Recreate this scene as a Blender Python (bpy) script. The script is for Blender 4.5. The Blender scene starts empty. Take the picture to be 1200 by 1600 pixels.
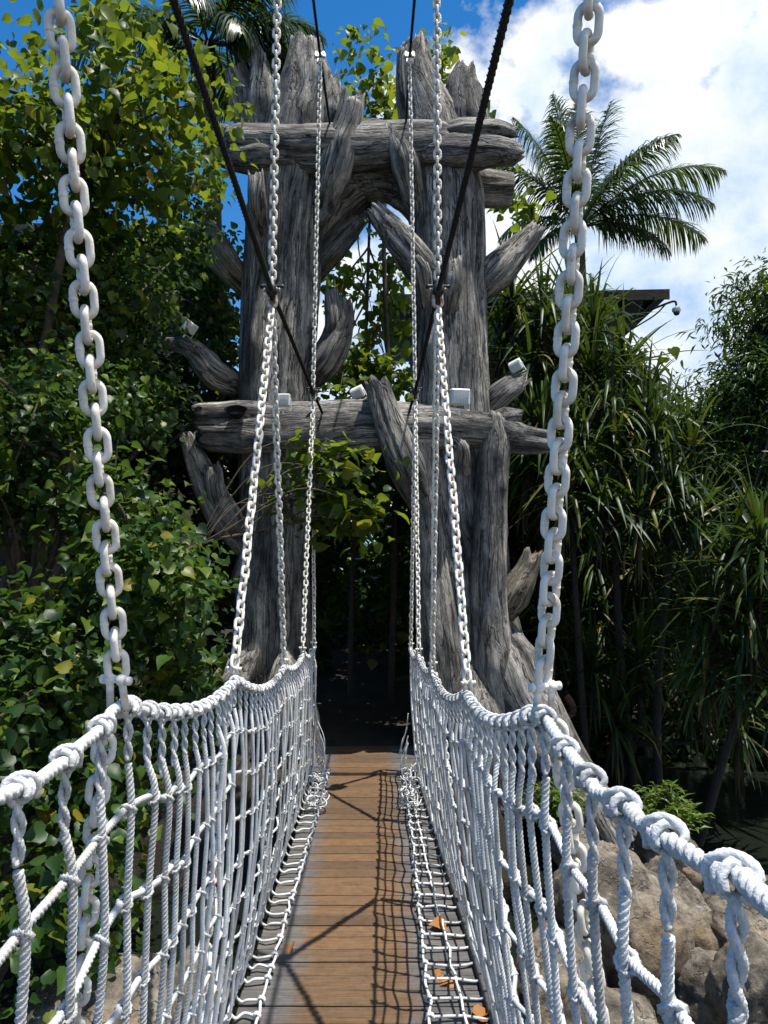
import bpy, math, random
import numpy as np
from mathutils import noise as mnoise, Vector
random.seed(7)
RS = np.random.RandomState(11)
C = bpy.context.scene.collection
scene = bpy.context.scene
F = 1150.0; HX = 578.0; HY = 830.0; CZ = 2.44          # lens in photo pixels, vanishing point, camera height over deck
def P(px, py, d): return np.array([(px-HX)*d/F, d, CZ+(HY-py)*d/F])
def nrm(a): return a/np.maximum(np.linalg.norm(a, axis=-1, keepdims=True), 1e-9)
def sm(a, b, x):
    t = np.clip((x-a)/(b-a), 0, 1); return t*t*(3-2*t)

# ------------------------------------------------------------------ mesh builder
class MB:
    def __init__(s): s.v=[]; s.q=[]; s.t=[]; s.g=[]; s.n=0
    def add(s, V, Q=None, T=None, G=None):
        V=np.asarray(V,float).reshape(-1,3)
        if Q is not None and len(Q): s.q.append(np.asarray(Q,int).reshape(-1,4)+s.n)
        if T is not None and len(T): s.t.append(np.asarray(T,int).reshape(-1,3)+s.n)
        s.v.append(V); s.g.append(V*0 if G is None else np.asarray(G,float).reshape(-1,3)); s.n+=len(V)
    def build(s, name, mat, parent=None, smooth=True, grain=False):
        me=bpy.data.meshes.new(name)
        V=np.concatenate(s.v) if s.v else np.zeros((0,3))
        o=bpy.data.objects.new(name, me)
        if parent is not None:
            V=V-np.array(parent.matrix_basis.translation if parent.parent is None else (parent.matrix_basis.translation+parent.parent.matrix_basis.translation))
        me.vertices.add(len(V)); me.vertices.foreach_set('co', V.astype(np.float32).ravel())
        q=np.concatenate(s.q) if s.q else np.zeros((0,4),int); t=np.concatenate(s.t) if s.t else np.zeros((0,3),int)
        me.loops.add(q.size+t.size); me.polygons.add(len(q)+len(t))
        me.loops.foreach_set('vertex_index', np.concatenate([q.ravel(),t.ravel()]).astype(np.int32))
        ls=np.concatenate([np.arange(len(q))*4, q.size+np.arange(len(t))*3]).astype(np.int32)
        me.polygons.foreach_set('loop_start', ls)
        me.polygons.foreach_set('use_smooth', np.full(len(ls), smooth, dtype=bool))
        if grain:
            a=me.attributes.new('grain','FLOAT_VECTOR','POINT'); a.data.foreach_set('vector', np.concatenate(s.g).astype(np.float32).ravel())
        me.update(calc_edges=True); me.validate()
        if mat: me.materials.append(mat)
        C.objects.link(o)
        if parent is not None: o.parent=parent
        return o

def tag(o, label=None, cat=None, group=None, kind=None):
    if label: o['label']=label
    if cat: o['category']=cat
    if group: o['group']=group
    if kind: o['kind']=kind
    return o
def thing(name, label, cat, loc=(0,0,0), group=None):
    o=bpy.data.objects.new(name,None); C.objects.link(o); o.location=[float(v) for v in loc]; o.empty_display_size=.1
    return tag(o,label,cat,group)

# ------------------------------------------------------------------ curves and tubes
def spline(ctrl, per=12):
    c=np.asarray(ctrl,float)
    if len(c)<3: return np.linspace(c[0],c[-1],per+1)
    p=np.vstack([2*c[0]-c[1],c,2*c[-1]-c[-2]]); out=[]
    t=np.linspace(0,1,per,endpoint=False)[:,None]
    for i in range(1,len(p)-2):
        a,b,d,e=p[i-1],p[i],p[i+1],p[i+2]
        out.append(.5*((2*b)+(-a+d)*t+(2*a-5*b+4*d-e)*t**2+(-a+3*b-3*d+e)*t**3))
    out.append(c[-1:]); return np.vstack(out)
def resample(p, ds):
    L=np.r_[0,np.cumsum(np.linalg.norm(np.diff(p,axis=0),axis=1))]
    n=max(2,int(round(L[-1]/ds))+1); s=np.linspace(0,L[-1],n)
    return np.stack([np.interp(s,L,p[:,k]) for k in range(3)],1), s
def frames(p, ref=None):
    t=nrm(np.gradient(p,axis=0))
    if ref is None:
        m=np.abs(t).mean(0); ref=np.eye(3)[np.argmin(m)]
    ref=np.asarray(ref,float); n=nrm(ref-(t@ref)[:,None]*t); return t,n,np.cross(t,n)
def gridq(n,m,wrap=True):
    i=np.arange(n-1)[:,None]; j=np.arange(m if wrap else m-1)[None,:]; k=(j+1)%m
    return np.stack([i*m+j,i*m+k,(i+1)*m+k,(i+1)*m+j],-1).reshape(-1,4)
def tube(mb, p, r, sides=8, ref=None, cap=True):
    p=np.asarray(p,float); n=len(p); r=np.broadcast_to(np.asarray(r,float),(n,))
    t,N,B=frames(p,ref); a=np.arange(sides)*2*np.pi/sides
    V=p[:,None]+r[:,None,None]*(np.cos(a)[None,:,None]*N[:,None]+np.sin(a)[None,:,None]*B[:,None])
    V=V.reshape(-1,3); T=None
    if cap:
        V=np.vstack([V,p[:1],p[-1:]]); c0=n*sides; j=np.arange(sides); k=(j+1)%sides
        T=np.vstack([np.stack([np.full(sides,c0),k,j],1), np.stack([np.full(sides,c0+1),(n-1)*sides+j,(n-1)*sides+k],1)])
    mb.add(V, gridq(n,sides), T)
PROF={3:(np.array([0,.26,.5,.74]),np.array([.86,.97,1.0,.97])), 2:(np.array([0,.26,.5,.74]),np.array([.74,.94,1.0,.94])), 1:(np.array([0,.5]),np.array([.76,1.0])), 0:(np.array([0,.5]),np.array([.8,1.0]))}
def rope(mb, ctrl, R, pitch, lod=1, ref=None, per=12, raw=False):
    p,s=resample(ctrl if raw else spline(ctrl,per), pitch/(9 if lod>=2 else 6 if lod==1 else 4))
    t,N,B=frames(p,ref); fa,fr=PROF[lod]
    a=np.concatenate([(k+fa)*2*np.pi/3 for k in range(3)]); rr=np.tile(fr,3)*R
    ang=a[None]+(2*np.pi*s/pitch)[:,None]; m=len(a)
    V=p[:,None]+rr[None,:,None]*(np.cos(ang)[...,None]*N[:,None]+np.sin(ang)[...,None]*B[:,None])
    n=len(p); V=np.vstack([V.reshape(-1,3),p[:1],p[-1:]]); c0=n*m; j=np.arange(m); k=(j+1)%m
    T=np.vstack([np.stack([np.full(m,c0),k,j],1), np.stack([np.full(m,c0+1),(n-1)*m+j,(n-1)*m+k],1)])
    mb.add(V,gridq(n,m),T)
def box(mb, c, s, rot=None, bev=0.0):
    c=np.asarray(c,float); h=np.asarray(s,float)/2; b=min(bev,h.min()*.9)
    if b<=0:
        V=np.array([[x,y,z] for x in(-1,1) for y in(-1,1) for z in(-1,1)],float)*h
        Q=[[0,1,3,2],[4,6,7,5],[0,4,5,1],[2,3,7,6],[0,2,6,4],[1,5,7,3]]; T=None
    else:
        V=[];idx={}
        for x in(-1,1):
            for y in(-1,1):
                for z in(-1,1):
                    for ax in range(3):
                        p=np.array([x*(h[0]-b),y*(h[1]-b),z*(h[2]-b)]); p[ax]=(x,y,z)[ax]*h[ax]
                        idx[(x,y,z,ax)]=len(V); V.append(p)
        V=np.array(V); Q=[]; T=[]
        def g(s3,ax): return idx[tuple(s3)+(ax,)]
        for ax in range(3):
            u,v=[k for k in range(3) if k!=ax]
            for sg in(-1,1):
                q=[]
                for a_,b_ in((-1,-1),(1,-1),(1,1),(-1,1)):
                    s3=[0,0,0]; s3[ax]=sg; s3[u]=a_; s3[v]=b_; q.append(g(s3,ax))
                Q.append(q if (sg>0)==(ax!=1) else q[::-1])
        for ax in range(3):
            u,v=[k for k in range(3) if k!=ax]
            for a_ in(-1,1):
                for b_ in(-1,1):
                    s0=[0,0,0]; s0[u]=a_; s0[v]=b_; s1=list(s0); s0[ax]=-1; s1[ax]=1
                    q=[g(s0,u),g(s1,u),g(s1,v),g(s0,v)]; Q.append(q)
        for x in(-1,1):
            for y in(-1,1):
                for z in(-1,1): T.append([idx[(x,y,z,k)] for k in range(3)])
    if rot is not None: V=V@np.asarray(rot).T
    mb.add(V+c,Q,T)
def euler(rx,ry,rz):
    cx,sx,cy,sy,cz,sz=math.cos(rx),math.sin(rx),math.cos(ry),math.sin(ry),math.cos(rz),math.sin(rz)
    return np.array([[cz,-sz,0],[sz,cz,0],[0,0,1]])@np.array([[cy,0,sy],[0,1,0],[-sy,0,cy]])@np.array([[1,0,0],[0,cx,-sx],[0,sx,cx]])

# ------------------------------------------------------------------ materials
def newmat(name):
    m=bpy.data.materials.new(name); m.use_nodes=True; nt=m.node_tree; b=nt.nodes['Principled BSDF']; return m,nt,b
def N(nt,t,**k):
    n=nt.nodes.new(t)
    for a,v in k.items():
        if a.startswith('i_'):
            key=a[2:]; key=int(key) if key.isdigit() else key.replace('_',' '); n.inputs[key].default_value=v
        else: setattr(n,a,v)
    return n
def ramp(nt,fac,stops):
    r=nt.nodes.new('ShaderNodeValToRGB'); e=r.color_ramp.elements
    while len(e)<len(stops): e.new(.5)
    for x,(p,c) in zip(e,stops): x.position=p; x.color=(*c,1) if len(c)==3 else c
    nt.links.new(fac,r.inputs[0]); return r.outputs[0]
def mixc(nt,f,a,b,mode='MIX'):
    m=nt.nodes.new('ShaderNodeMix'); m.data_type='RGBA'; m.blend_type=mode
    for s,v in((0,f),(6,a),(7,b)):
        if hasattr(v,'links'): nt.links.new(v,m.inputs[s])
        else: m.inputs[s].default_value=v if s==0 else (*v,1)
    return m.outputs[2]
def bump(nt,b,h,st,dist):
    n=N(nt,'ShaderNodeBump',i_Strength=st,i_Distance=dist); nt.links.new(h,n.inputs['Height']); nt.links.new(n.outputs[0],b.inputs['Normal'])
def noisetex(nt,vec,scale,detail=6,rough=.6,**k):
    n=N(nt,'ShaderNodeTexNoise',i_Scale=scale,i_Detail=detail,i_Roughness=rough)
    if vec is not None: nt.links.new(vec,n.inputs['Vector'])
    return n.outputs[0]
def objco(nt): return nt.nodes.new('ShaderNodeTexCoord').outputs['Object']
def mapping(nt,v,sc):
    m=N(nt,'ShaderNodeMapping'); m.inputs['Scale'].default_value=sc; nt.links.new(v,m.inputs[0]); return m.outputs[0]

def mat_bark(name, light=(.52,.495,.455), dark=(.015,.014,.013)):
    m,nt,b=newmat(name); at=N(nt,'ShaderNodeAttribute',attribute_name='grain'); v=at.outputs['Vector']
    wn=N(nt,'ShaderNodeTexNoise',i_Scale=2.2,i_Detail=3); nt.links.new(v,wn.inputs['Vector'])
    ad=N(nt,'ShaderNodeVectorMath',operation='MULTIPLY_ADD'); nt.links.new(wn.outputs['Color'],ad.inputs[0]); ad.inputs[1].default_value=(.10,.10,.0); nt.links.new(v,ad.inputs[2]); v2=ad.outputs[0]
    n1=noisetex(nt,mapping(nt,v2,(5.5,5.5,.55)),2.0,10,.68); n2=noisetex(nt,mapping(nt,v2,(40,40,2.2)),2.0,6,.65); n3=noisetex(nt,mapping(nt,v,(1,1,.55)),2.6,8,.66); n4=noisetex(nt,mapping(nt,v2,(6,6,.28)),2.2,3,.5)
    c1=ramp(nt,n1,[(.33,dark),(.41,(.10,.096,.09)),(.53,tuple(x*.55 for x in light)),(.70,light)])
    c=mixc(nt,.8,c1,ramp(nt,n2,[(.32,(.22,.22,.22)),(.52,(1,1,1)),(.75,(1.25,1.25,1.22))]),'MULTIPLY')
    c=mixc(nt,.9,c,ramp(nt,n3,[(.36,(.20,.20,.21)),(.47,(.72,.71,.70)),(.56,(1.15,1.13,1.10)),(.68,(1.6,1.52,1.38))]),'MULTIPLY')
    c=mixc(nt,.75,c,ramp(nt,noisetex(nt,mapping(nt,v,(34,34,17)),1.6,6,.72),[(.34,(.38,.38,.38)),(.50,(1,1,1)),(.68,(1.3,1.28,1.24))]),'MULTIPLY')
    sb=N(nt,'ShaderNodeMath',operation='SUBTRACT',i_1=.5); nt.links.new(n4,sb.inputs[0]); ab=N(nt,'ShaderNodeMath',operation='ABSOLUTE'); nt.links.new(sb.outputs[0],ab.inputs[0])
    ck=ramp(nt,ab.outputs[0],[(.0,(.04,.04,.04)),(.012,(.30,.30,.30)),(.024,(1,1,1))])
    c=mixc(nt,.9,c,ck,'MULTIPLY')
    nt.links.new(c,b.inputs['Base Color']); b.inputs['Roughness'].default_value=.85
    hh=mixc(nt,.5,n1,n2); hh=mixc(nt,.7,hh,ck,'MULTIPLY'); bump(nt,b,hh,1.0,.035); return m
def mat_leaf(name, cols, rough=.38, trans=.35, tcol=(.16,.26,.02)):
    m,nt,b=newmat(name); g=N(nt,'ShaderNodeNewGeometry'); r=ramp(nt,g.outputs['Random Per Island'],cols)
    n=noisetex(nt,objco(nt),30,3); c=mixc(nt,.35,r,ramp(nt,n,[(.3,(.55,.6,.5)),(.7,(1.2,1.2,1.1))]),'MULTIPLY')
    nt.links.new(c,b.inputs['Base Color']); b.inputs['Roughness'].default_value=rough; b.inputs['Specular IOR Level'].default_value=.28
    t=N(nt,'ShaderNodeBsdfTranslucent'); nt.links.new(mixc(nt,.6,c,tcol),t.inputs[0]); mx=N(nt,'ShaderNodeMixShader',i_0=trans)
    nt.links.new(b.outputs[0],mx.inputs[1]); nt.links.new(t.outputs[0],mx.inputs[2]); nt.links.new(mx.outputs[0],nt.nodes['Material Output'].inputs[0]); return m
def mat_plain(name,col,rough=.6,var=.25,scale=12,metal=0,bmp=.15,bd=.004):
    m,nt,b=newmat(name); v=objco(nt); n=noisetex(nt,v,scale,7,.65)
    c=ramp(nt,n,[(.3,tuple(x*(1-var) for x in col)),(.7,tuple(min(1,x*(1+var*.6)) for x in col))])
    nt.links.new(c,b.inputs['Base Color']); b.inputs['Roughness'].default_value=rough; b.inputs['Metallic'].default_value=metal
    bump(nt,b,noisetex(nt,v,scale*5,5),bmp,bd); return m
def mat_paint(name,col,dirt,rust=None,rough=.45,scale=14,lo=.36,hi=.5,rlo=.66,rhi=.72):
    m,nt,b=newmat(name); v=objco(nt); oi=N(nt,'ShaderNodeObjectInfo')
    ad=N(nt,'ShaderNodeVectorMath',operation='ADD'); nt.links.new(v,ad.inputs[0]); nt.links.new(oi.outputs['Location'],ad.inputs[1]); v=ad.outputs[0]
    n=noisetex(nt,v,scale,7,.65); c=ramp(nt,n,[(lo,dirt),(hi,col)])
    if rust is not None:
        n2=noisetex(nt,v,scale*.45,8,.7); f=ramp(nt,n2,[(rlo,(0,0,0)),(rhi,(1,1,1))]); c=mixc(nt,f,c,rust)
    nt.links.new(c,b.inputs['Base Color']); b.inputs['Roughness'].default_value=rough
    bump(nt,b,noisetex(nt,v,90,6,.7),.35,.003); return m

M={}
M['bark']=mat_bark('weathered_wood')
M['tip']=mat_bark('sawn_wood',(.40,.34,.25),(.03,.024,.018))
m,nt,b=newmat('white_rope'); v=objco(nt); n=noisetex(nt,v,7,8,.7); nf=noisetex(nt,v,160,5,.7); nd=noisetex(nt,v,26,6,.65)
c=ramp(nt,n,[(.30,(.42,.41,.39)),(.43,(.63,.635,.63)),(.58,(.76,.77,.77))]); c=mixc(nt,.55,c,ramp(nt,nf,[(.32,(.50,.50,.49)),(.55,(1,1,1)),(.75,(1.12,1.12,1.12))]),'MULTIPLY'); c=mixc(nt,.7,c,ramp(nt,nd,[(.28,(.58,.54,.48)),(.42,(1,1,1))]),'MULTIPLY')
nt.links.new(c,b.inputs['Base Color']); b.inputs['Roughness'].default_value=.9; b.inputs['Specular IOR Level'].default_value=.2; bump(nt,b,nf,.8,.004); M['rope']=m
M['taped']=mat_paint('taped_rope',(.62,.62,.62),(.40,.38,.36),None,.7,22,.35,.6)
M['chain']=mat_paint('painted_chain',(.84,.81,.74),(.64,.59,.50),(.30,.16,.08),.5,16,.34,.52,.63,.71)
nt=M['chain'].node_tree; b=nt.nodes['Principled BSDF']; old=b.inputs['Base Color'].links[0].from_socket; sz=N(nt,'ShaderNodeSeparateXYZ'); nt.links.new(objco(nt),sz.inputs[0]); az=N(nt,'ShaderNodeMath',operation='ABSOLUTE'); nt.links.new(sz.outputs[2],az.inputs[0])
oi=N(nt,'ShaderNodeObjectInfo'); ng=noisetex(nt,objco(nt),60,6,.7); az2=N(nt,'ShaderNodeMath',operation='MULTIPLY_ADD',i_1=.016,i_2=-.008); nt.links.new(ng,az2.inputs[0]); az3=N(nt,'ShaderNodeMath',operation='ADD'); nt.links.new(az.outputs[0],az3.inputs[0]); nt.links.new(az2.outputs[0],az3.inputs[1])
gf=ramp(nt,az3.outputs[0],[(.0235,(0,0,0)),(.031,(.55,.55,.55))]); c=mixc(nt,gf,old,(.36,.29,.21)); c=mixc(nt,.7,c,ramp(nt,oi.outputs['Random'],[(0,(.78,.76,.72)),(.5,(1,1,1))]),'MULTIPLY'); nt.links.new(c,b.inputs['Base Color'])
nt=M['rope'].node_tree; b=nt.nodes['Principled BSDF']; old=b.inputs['Base Color'].links[0].from_socket; oi=N(nt,'ShaderNodeObjectInfo'); c=mixc(nt,.8,old,ramp(nt,oi.outputs['Random'],[(0,(.74,.73,.71)),(.4,(.95,.95,.95)),(1,(1.04,1.05,1.06))]),'MULTIPLY'); nt.links.new(c,b.inputs['Base Color'])
M['rust']=mat_paint('rusty_shackle',(.66,.60,.54),(.30,.14,.08),(.20,.08,.04),.6,60,.38,.58,.55,.62)
M['cable']=mat_plain('black_cable',(.012,.011,.011),.45,.3,30)
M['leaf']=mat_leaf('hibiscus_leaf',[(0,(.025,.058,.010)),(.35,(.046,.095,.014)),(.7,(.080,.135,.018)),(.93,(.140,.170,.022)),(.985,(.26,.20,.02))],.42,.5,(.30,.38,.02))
M['leafshaded']=mat_leaf('shaded_leaf',[(0,(.009,.030,.009)),(.4,(.024,.064,.014)),(.75,(.062,.116,.018)),(.95,(.135,.170,.020)),(.99,(.20,.16,.02))],.42,.34,(.16,.28,.03))  # deeper green than hibiscus_leaf: shade on the lower foliage put into the colour
M['leafd']=mat_leaf('deep_shade_leaf',[(0,(.007,.018,.006)),(.5,(.014,.035,.008)),(.9,(.025,.052,.010)),(1,(.06,.085,.016))],.6,.28)  # near-black greens paint in the deep shade of the background foliage
M['fine']=mat_leaf('narrow_leaf',[(0,(.020,.050,.012)),(.5,(.035,.080,.016)),(1,(.070,.120,.022))],.4,.3)
M['pand']=mat_leaf('screw_pine_leaf',[(0,(.010,.025,.008)),(.5,(.023,.048,.012)),(.9,(.052,.085,.018)),(.96,(.20,.17,.03)),(1,(.22,.16,.05))],.42,.22)
M['palm']=mat_leaf('palm_leaf',[(0,(.014,.034,.012)),(.5,(.026,.055,.018)),(1,(.060,.085,.024))],.32,.25)
M['bush']=mat_leaf('bright_bush_leaf',[(0,(.05,.10,.015)),(.6,(.10,.17,.02)),(1,(.16,.22,.03))],.4,.35)
M['dry']=mat_leaf('dry_leaf',[(0,(.22,.09,.025)),(.6,(.32,.14,.04)),(1,(.40,.20,.07))],.7,.1,(.3,.12,.03))
M['skirt']=mat_leaf('withered_leaf',[(0,(.020,.016,.009)),(.6,(.045,.036,.018)),(.93,(.09,.075,.03)),(1,(.19,.16,.04))],.7,.15,(.12,.10,.03))
M['stem']=mat_plain('dark_stem',(.030,.025,.020),.95,.45,25,0,.5,.01)
M['twig']=mat_plain('twig_bark',(.075,.058,.042),.9,.45,25,0,.5,.01)
M['white']=mat_plain('white_plastic',(.78,.79,.78),.4,.08,20)
M['lens']=mat_plain('floodlight_glass',(.55,.52,.36),.15,.1,8)
M['dark']=mat_plain('dark_metal',(.03,.03,.032),.5,.3,20)
M['roof']=mat_plain('dark_roof',(.035,.030,.027),.8,.4,6,0,.3,.02)
M['wall']=mat_plain('timber_wall',(.05,.036,.026),.8,.4,8)
M['skin']=mat_plain('skin',(.42,.22,.15),.5,.12,20)
M['cloth']=mat_plain('dark_cloth',(.012,.013,.017),.9,.3,60)
M['hair']=mat_plain('hair',(.012,.009,.007),.5,.3,80)
M['void']=mat_plain('hollow_shade',(.006,.005,.005),.95,.3,20)  # black painted in for the darkness inside the knothole

# ground with sand, soil, litter
m,nt,b=newmat('ground_soil'); v=objco(nt); n=noisetex(nt,v,1.3,9,.65); n2=noisetex(nt,v,35,6,.7)
c=ramp(nt,n,[(.3,(.014,.010,.007)),(.5,(.030,.023,.015)),(.7,(.055,.042,.028))]); c=mixc(nt,.5,c,ramp(nt,n2,[(.3,(.4,.4,.4)),(.7,(1.3,1.25,1.1))]),'MULTIPLY')
nt.links.new(c,b.inputs['Base Color']); b.inputs['Roughness'].default_value=.95; bump(nt,b,n2,.7,.03); M['soil']=m
m,nt,b=newmat('sand_path'); v=objco(nt); n2=noisetex(nt,v,60,6,.7); n=noisetex(nt,v,3,6)
c=ramp(nt,n,[(.3,(.025,.019,.012)),(.7,(.065,.05,.03))]); c=mixc(nt,.5,c,ramp(nt,n2,[(.3,(.5,.5,.5)),(.7,(1.2,1.2,1.1))]),'MULTIPLY')
nt.links.new(c,b.inputs['Base Color']); b.inputs['Roughness'].default_value=.9; bump(nt,b,n2,.5,.01); M['path']=m
# deck planks: worn brown in the walked middle, grey to the sides; each plank its own tone
m,nt,b=newmat('deck_planks'); v=objco(nt); sx=N(nt,'ShaderNodeSeparateXYZ'); nt.links.new(v,sx.inputs[0]); g=N(nt,'ShaderNodeNewGeometry')
ns=noisetex(nt,v,5,6,.65); ma=N(nt,'ShaderNodeMath',operation='MULTIPLY_ADD',i_1=.30,i_2=-.10); nt.links.new(ns,ma.inputs[0])
ax=N(nt,'ShaderNodeMath',operation='ADD',i_1=.085); nt.links.new(sx.outputs[0],ax.inputs[0]); ab=N(nt,'ShaderNodeMath',operation='ABSOLUTE'); nt.links.new(ax.outputs[0],ab.inputs[0])
su=N(nt,'ShaderNodeMath',operation='ADD'); nt.links.new(ab.outputs[0],su.inputs[0]); nt.links.new(ma.outputs[0],su.inputs[1])
fe=ramp(nt,su.outputs[0],[(.30,(0,0,0)),(.42,(1,1,1))])
gr=noisetex(nt,mapping(nt,v,(2.2,60,60)),2.0,7,.65)
br=ramp(nt,gr,[(.3,(.075,.040,.018)),(.55,(.138,.079,.036)),(.75,(.185,.112,.056))]); gy=ramp(nt,gr,[(.3,(.045,.042,.039)),(.55,(.115,.109,.103)),(.75,(.18,.172,.165))])
c=mixc(nt,fe,br,gy); c=mixc(nt,.8,c,ramp(nt,g.outputs['Random Per Island'],[(0,(.60,.60,.64)),(.5,(1,1,1)),(1,(1.22,1.14,1.05))]),'MULTIPLY')
c=mixc(nt,.6,c,ramp(nt,noisetex(nt,v,16,7,.7),[(.30,(.45,.45,.45)),(.5,(1,1,1)),(.72,(1.2,1.2,1.2))]),'MULTIPLY')
nt.links.new(c,b.inputs['Base Color']); b.inputs['Roughness'].default_value=.75; bump(nt,b,gr,.5,.004); M['deck']=m
# rocks
m,nt,b=newmat('boulder_stone'); v=objco(nt); n=noisetex(nt,v,2.0,9,.68); n2=noisetex(nt,v,11,8,.7); n3=noisetex(nt,v,1.1,4,.6)
c=ramp(nt,n,[(.30,(.045,.036,.027)),(.45,(.125,.102,.074)),(.56,(.25,.215,.165)),(.72,(.38,.355,.31))])
c=mixc(nt,ramp(nt,n3,[(.52,(0,0,0)),(.66,(.7,.7,.7))]),c,(.19,.115,.045)); c=mixc(nt,ramp(nt,n2,[(.60,(0,0,0)),(.66,(1,1,1))]),c,(.30,.29,.265))
c=mixc(nt,.85,c,ramp(nt,n2,[(.34,(.22,.21,.20)),(.5,(.9,.9,.9)),(.7,(1.2,1.2,1.2))]),'MULTIPLY')
n4=noisetex(nt,mapping(nt,v,(1,1,2.2)),2.4,5,.6); sb=N(nt,'ShaderNodeMath',operation='SUBTRACT',i_1=.5); nt.links.new(n4,sb.inputs[0]); ab=N(nt,'ShaderNodeMath',operation='ABSOLUTE'); nt.links.new(sb.outputs[0],ab.inputs[0]); ck=ramp(nt,ab.outputs[0],[(0,(.2,.2,.2)),(.007,(1,1,1))]); c=mixc(nt,.45,c,ck,'MULTIPLY')
nt.links.new(c,b.inputs['Base Color']); b.inputs['Roughness'].default_value=.85; bump(nt,b,mixc(nt,.6,mixc(nt,.5,n,n2),ck,'MULTIPLY'),1.0,.06); M['rock']=m
# dark pool water
m,nt,b=newmat('pool_water'); v=objco(nt); b.inputs['Base Color'].default_value=(.010,.013,.009,1); b.inputs['Roughness'].default_value=.06
bump(nt,b,noisetex(nt,mapping(nt,v,(1,3,1)),3,4),.18,.03); M['water']=m
m,nt,b=newmat('sea_water'); v=objco(nt); b.inputs['Base Color'].default_value=(.10,.24,.30,1); b.inputs['Roughness'].default_value=.25
bump(nt,b,noisetex(nt,mapping(nt,v,(1,3,1)),2,4),.3,.05); M['sea']=m

# ------------------------------------------------------------------ limbs of weathered wood
def limb(mb, ctrl, rad, seed, sides=44, ds=.045, groove=.12, jag=.06, hollow=.0, capstart=False, wob=.075):
    rs=np.random.RandomState(seed); ctrl=np.asarray(ctrl,float)
    dense=spline(ctrl,16); L=np.r_[0,np.cumsum(np.linalg.norm(np.diff(dense,axis=0),axis=1))]
    rc=np.interp(np.linspace(0,len(ctrl)-1,len(dense)),np.arange(len(ctrl)),rad)
    p,s=resample(dense,ds); r=np.interp(s,L,rc); n=len(p)
    t,Nn,B=frames(p); a=np.arange(sides)*2*np.pi/sides
    R=np.ones((n,sides))
    for k in (2,3,4):                                           # broad swells
        R+=wob*rs.uniform(.5,1.2)/k*2*np.cos(k*a[None]+rs.uniform(0,6.3)+rs.uniform(-1,1)*s[:,None]*1.3+.7*np.sin(s[:,None]*rs.uniform(1,3)+rs.uniform(0,6)))
    for k in range(7):                                          # long grooves that run with the grain
        th=rs.uniform(0,2*np.pi)+.25*np.sin(s[:,None]*rs.uniform(.8,2.5)+rs.uniform(0,6.3))+s[:,None]*rs.uniform(-.25,.25)
        w=rs.uniform(.10,.28); dd=np.angle(np.exp(1j*(a[None]-th))); amp=groove*rs.uniform(.3,1)*(.55+.45*np.sin(s[:,None]*rs.uniform(1,4)+rs.uniform(0,6)))
        R-=amp*np.exp(-(dd/w)**2)
    for k in range(int(2+s[-1]*1.5)):                           # knots and bosses
        th=rs.uniform(0,2*np.pi); s0=rs.uniform(0,s[-1]); dd=np.angle(np.exp(1j*(a[None]-th)))
        R+=rs.uniform(.05,.20)*np.exp(-(dd/.3)**2-((s[:,None]-s0)/(.4*r.mean()+.02))**2)
    for k in range(16):
        th=rs.uniform(0,2*np.pi)+.12*np.sin(s[:,None]*rs.uniform(1,4)+rs.uniform(0,6)); dd=np.angle(np.exp(1j*(a[None]-th))); R-=rs.uniform(.02,.06)*np.exp(-(dd/.07)**2)*(.5+.5*np.sin(s[:,None]*rs.uniform(1,5)+rs.uniform(0,6)))
    R+=rs.normal(0,.010,(1,sides))+rs.normal(0,.003,R.shape)
    V=p[:,None]+(r[:,None]*R)[...,None]*(np.cos(a)[None,:,None]*Nn[:,None]+np.sin(a)[None,:,None]*B[:,None])
    jg=rs.uniform(-1,1,sides); jg=(jg+np.roll(jg,1)*.9+np.roll(jg,2)*.8+np.roll(jg,3)*.5)*jag*.9
    V[-1]+=t[-1]*jg[:,None]; V[-2]+=t[-1]*jg[:,None]*.6
    G=np.stack([np.cos(a)[None]*r[:,None],np.sin(a)[None]*r[:,None],np.repeat(s[:,None],sides,1)],-1)
    G=G+rs.uniform(0,20,3)
    V=V.reshape(-1,3); G=G.reshape(-1,3); base=(n-1)*sides
    inner=(V[base:base+sides]-p[-1])*.72+p[-1]-t[-1]*(.02+hollow); c=p[-1]-t[-1]*(.03+hollow*1.6)
    V=np.vstack([V,inner,c[None]]); gi=G[base:base+sides]*np.array([.6,.6,1])+np.array([3,1,.3]); G=np.vstack([G,gi,gi[:1]*0+gi.mean(0)])
    j=np.arange(sides); k=(j+1)%sides; i0=n*sides
    Q=np.vstack([gridq(n,sides),np.stack([base+j,base+k,i0+k,i0+j],1)]); T=np.stack([i0+j,i0+k,np.full(sides,i0+sides)],1)
    if capstart:
        V=np.vstack([V,(p[0]-t[0]*.01)[None]]); G=np.vstack([G,G[:1]]); T=np.vstack([T,np.stack([np.full(sides,len(V)-1),k,j],1)])
    mb.add(V,Q,T,G)
def pl(d, pts):                                                 # polyline in photo pixels at about depth d -> points, radii
    return [P(x,y,d+(q[0] if q else 0)) for x,y,r,*q in pts],[r*d/F for x,y,r,*q in pts]

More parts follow.
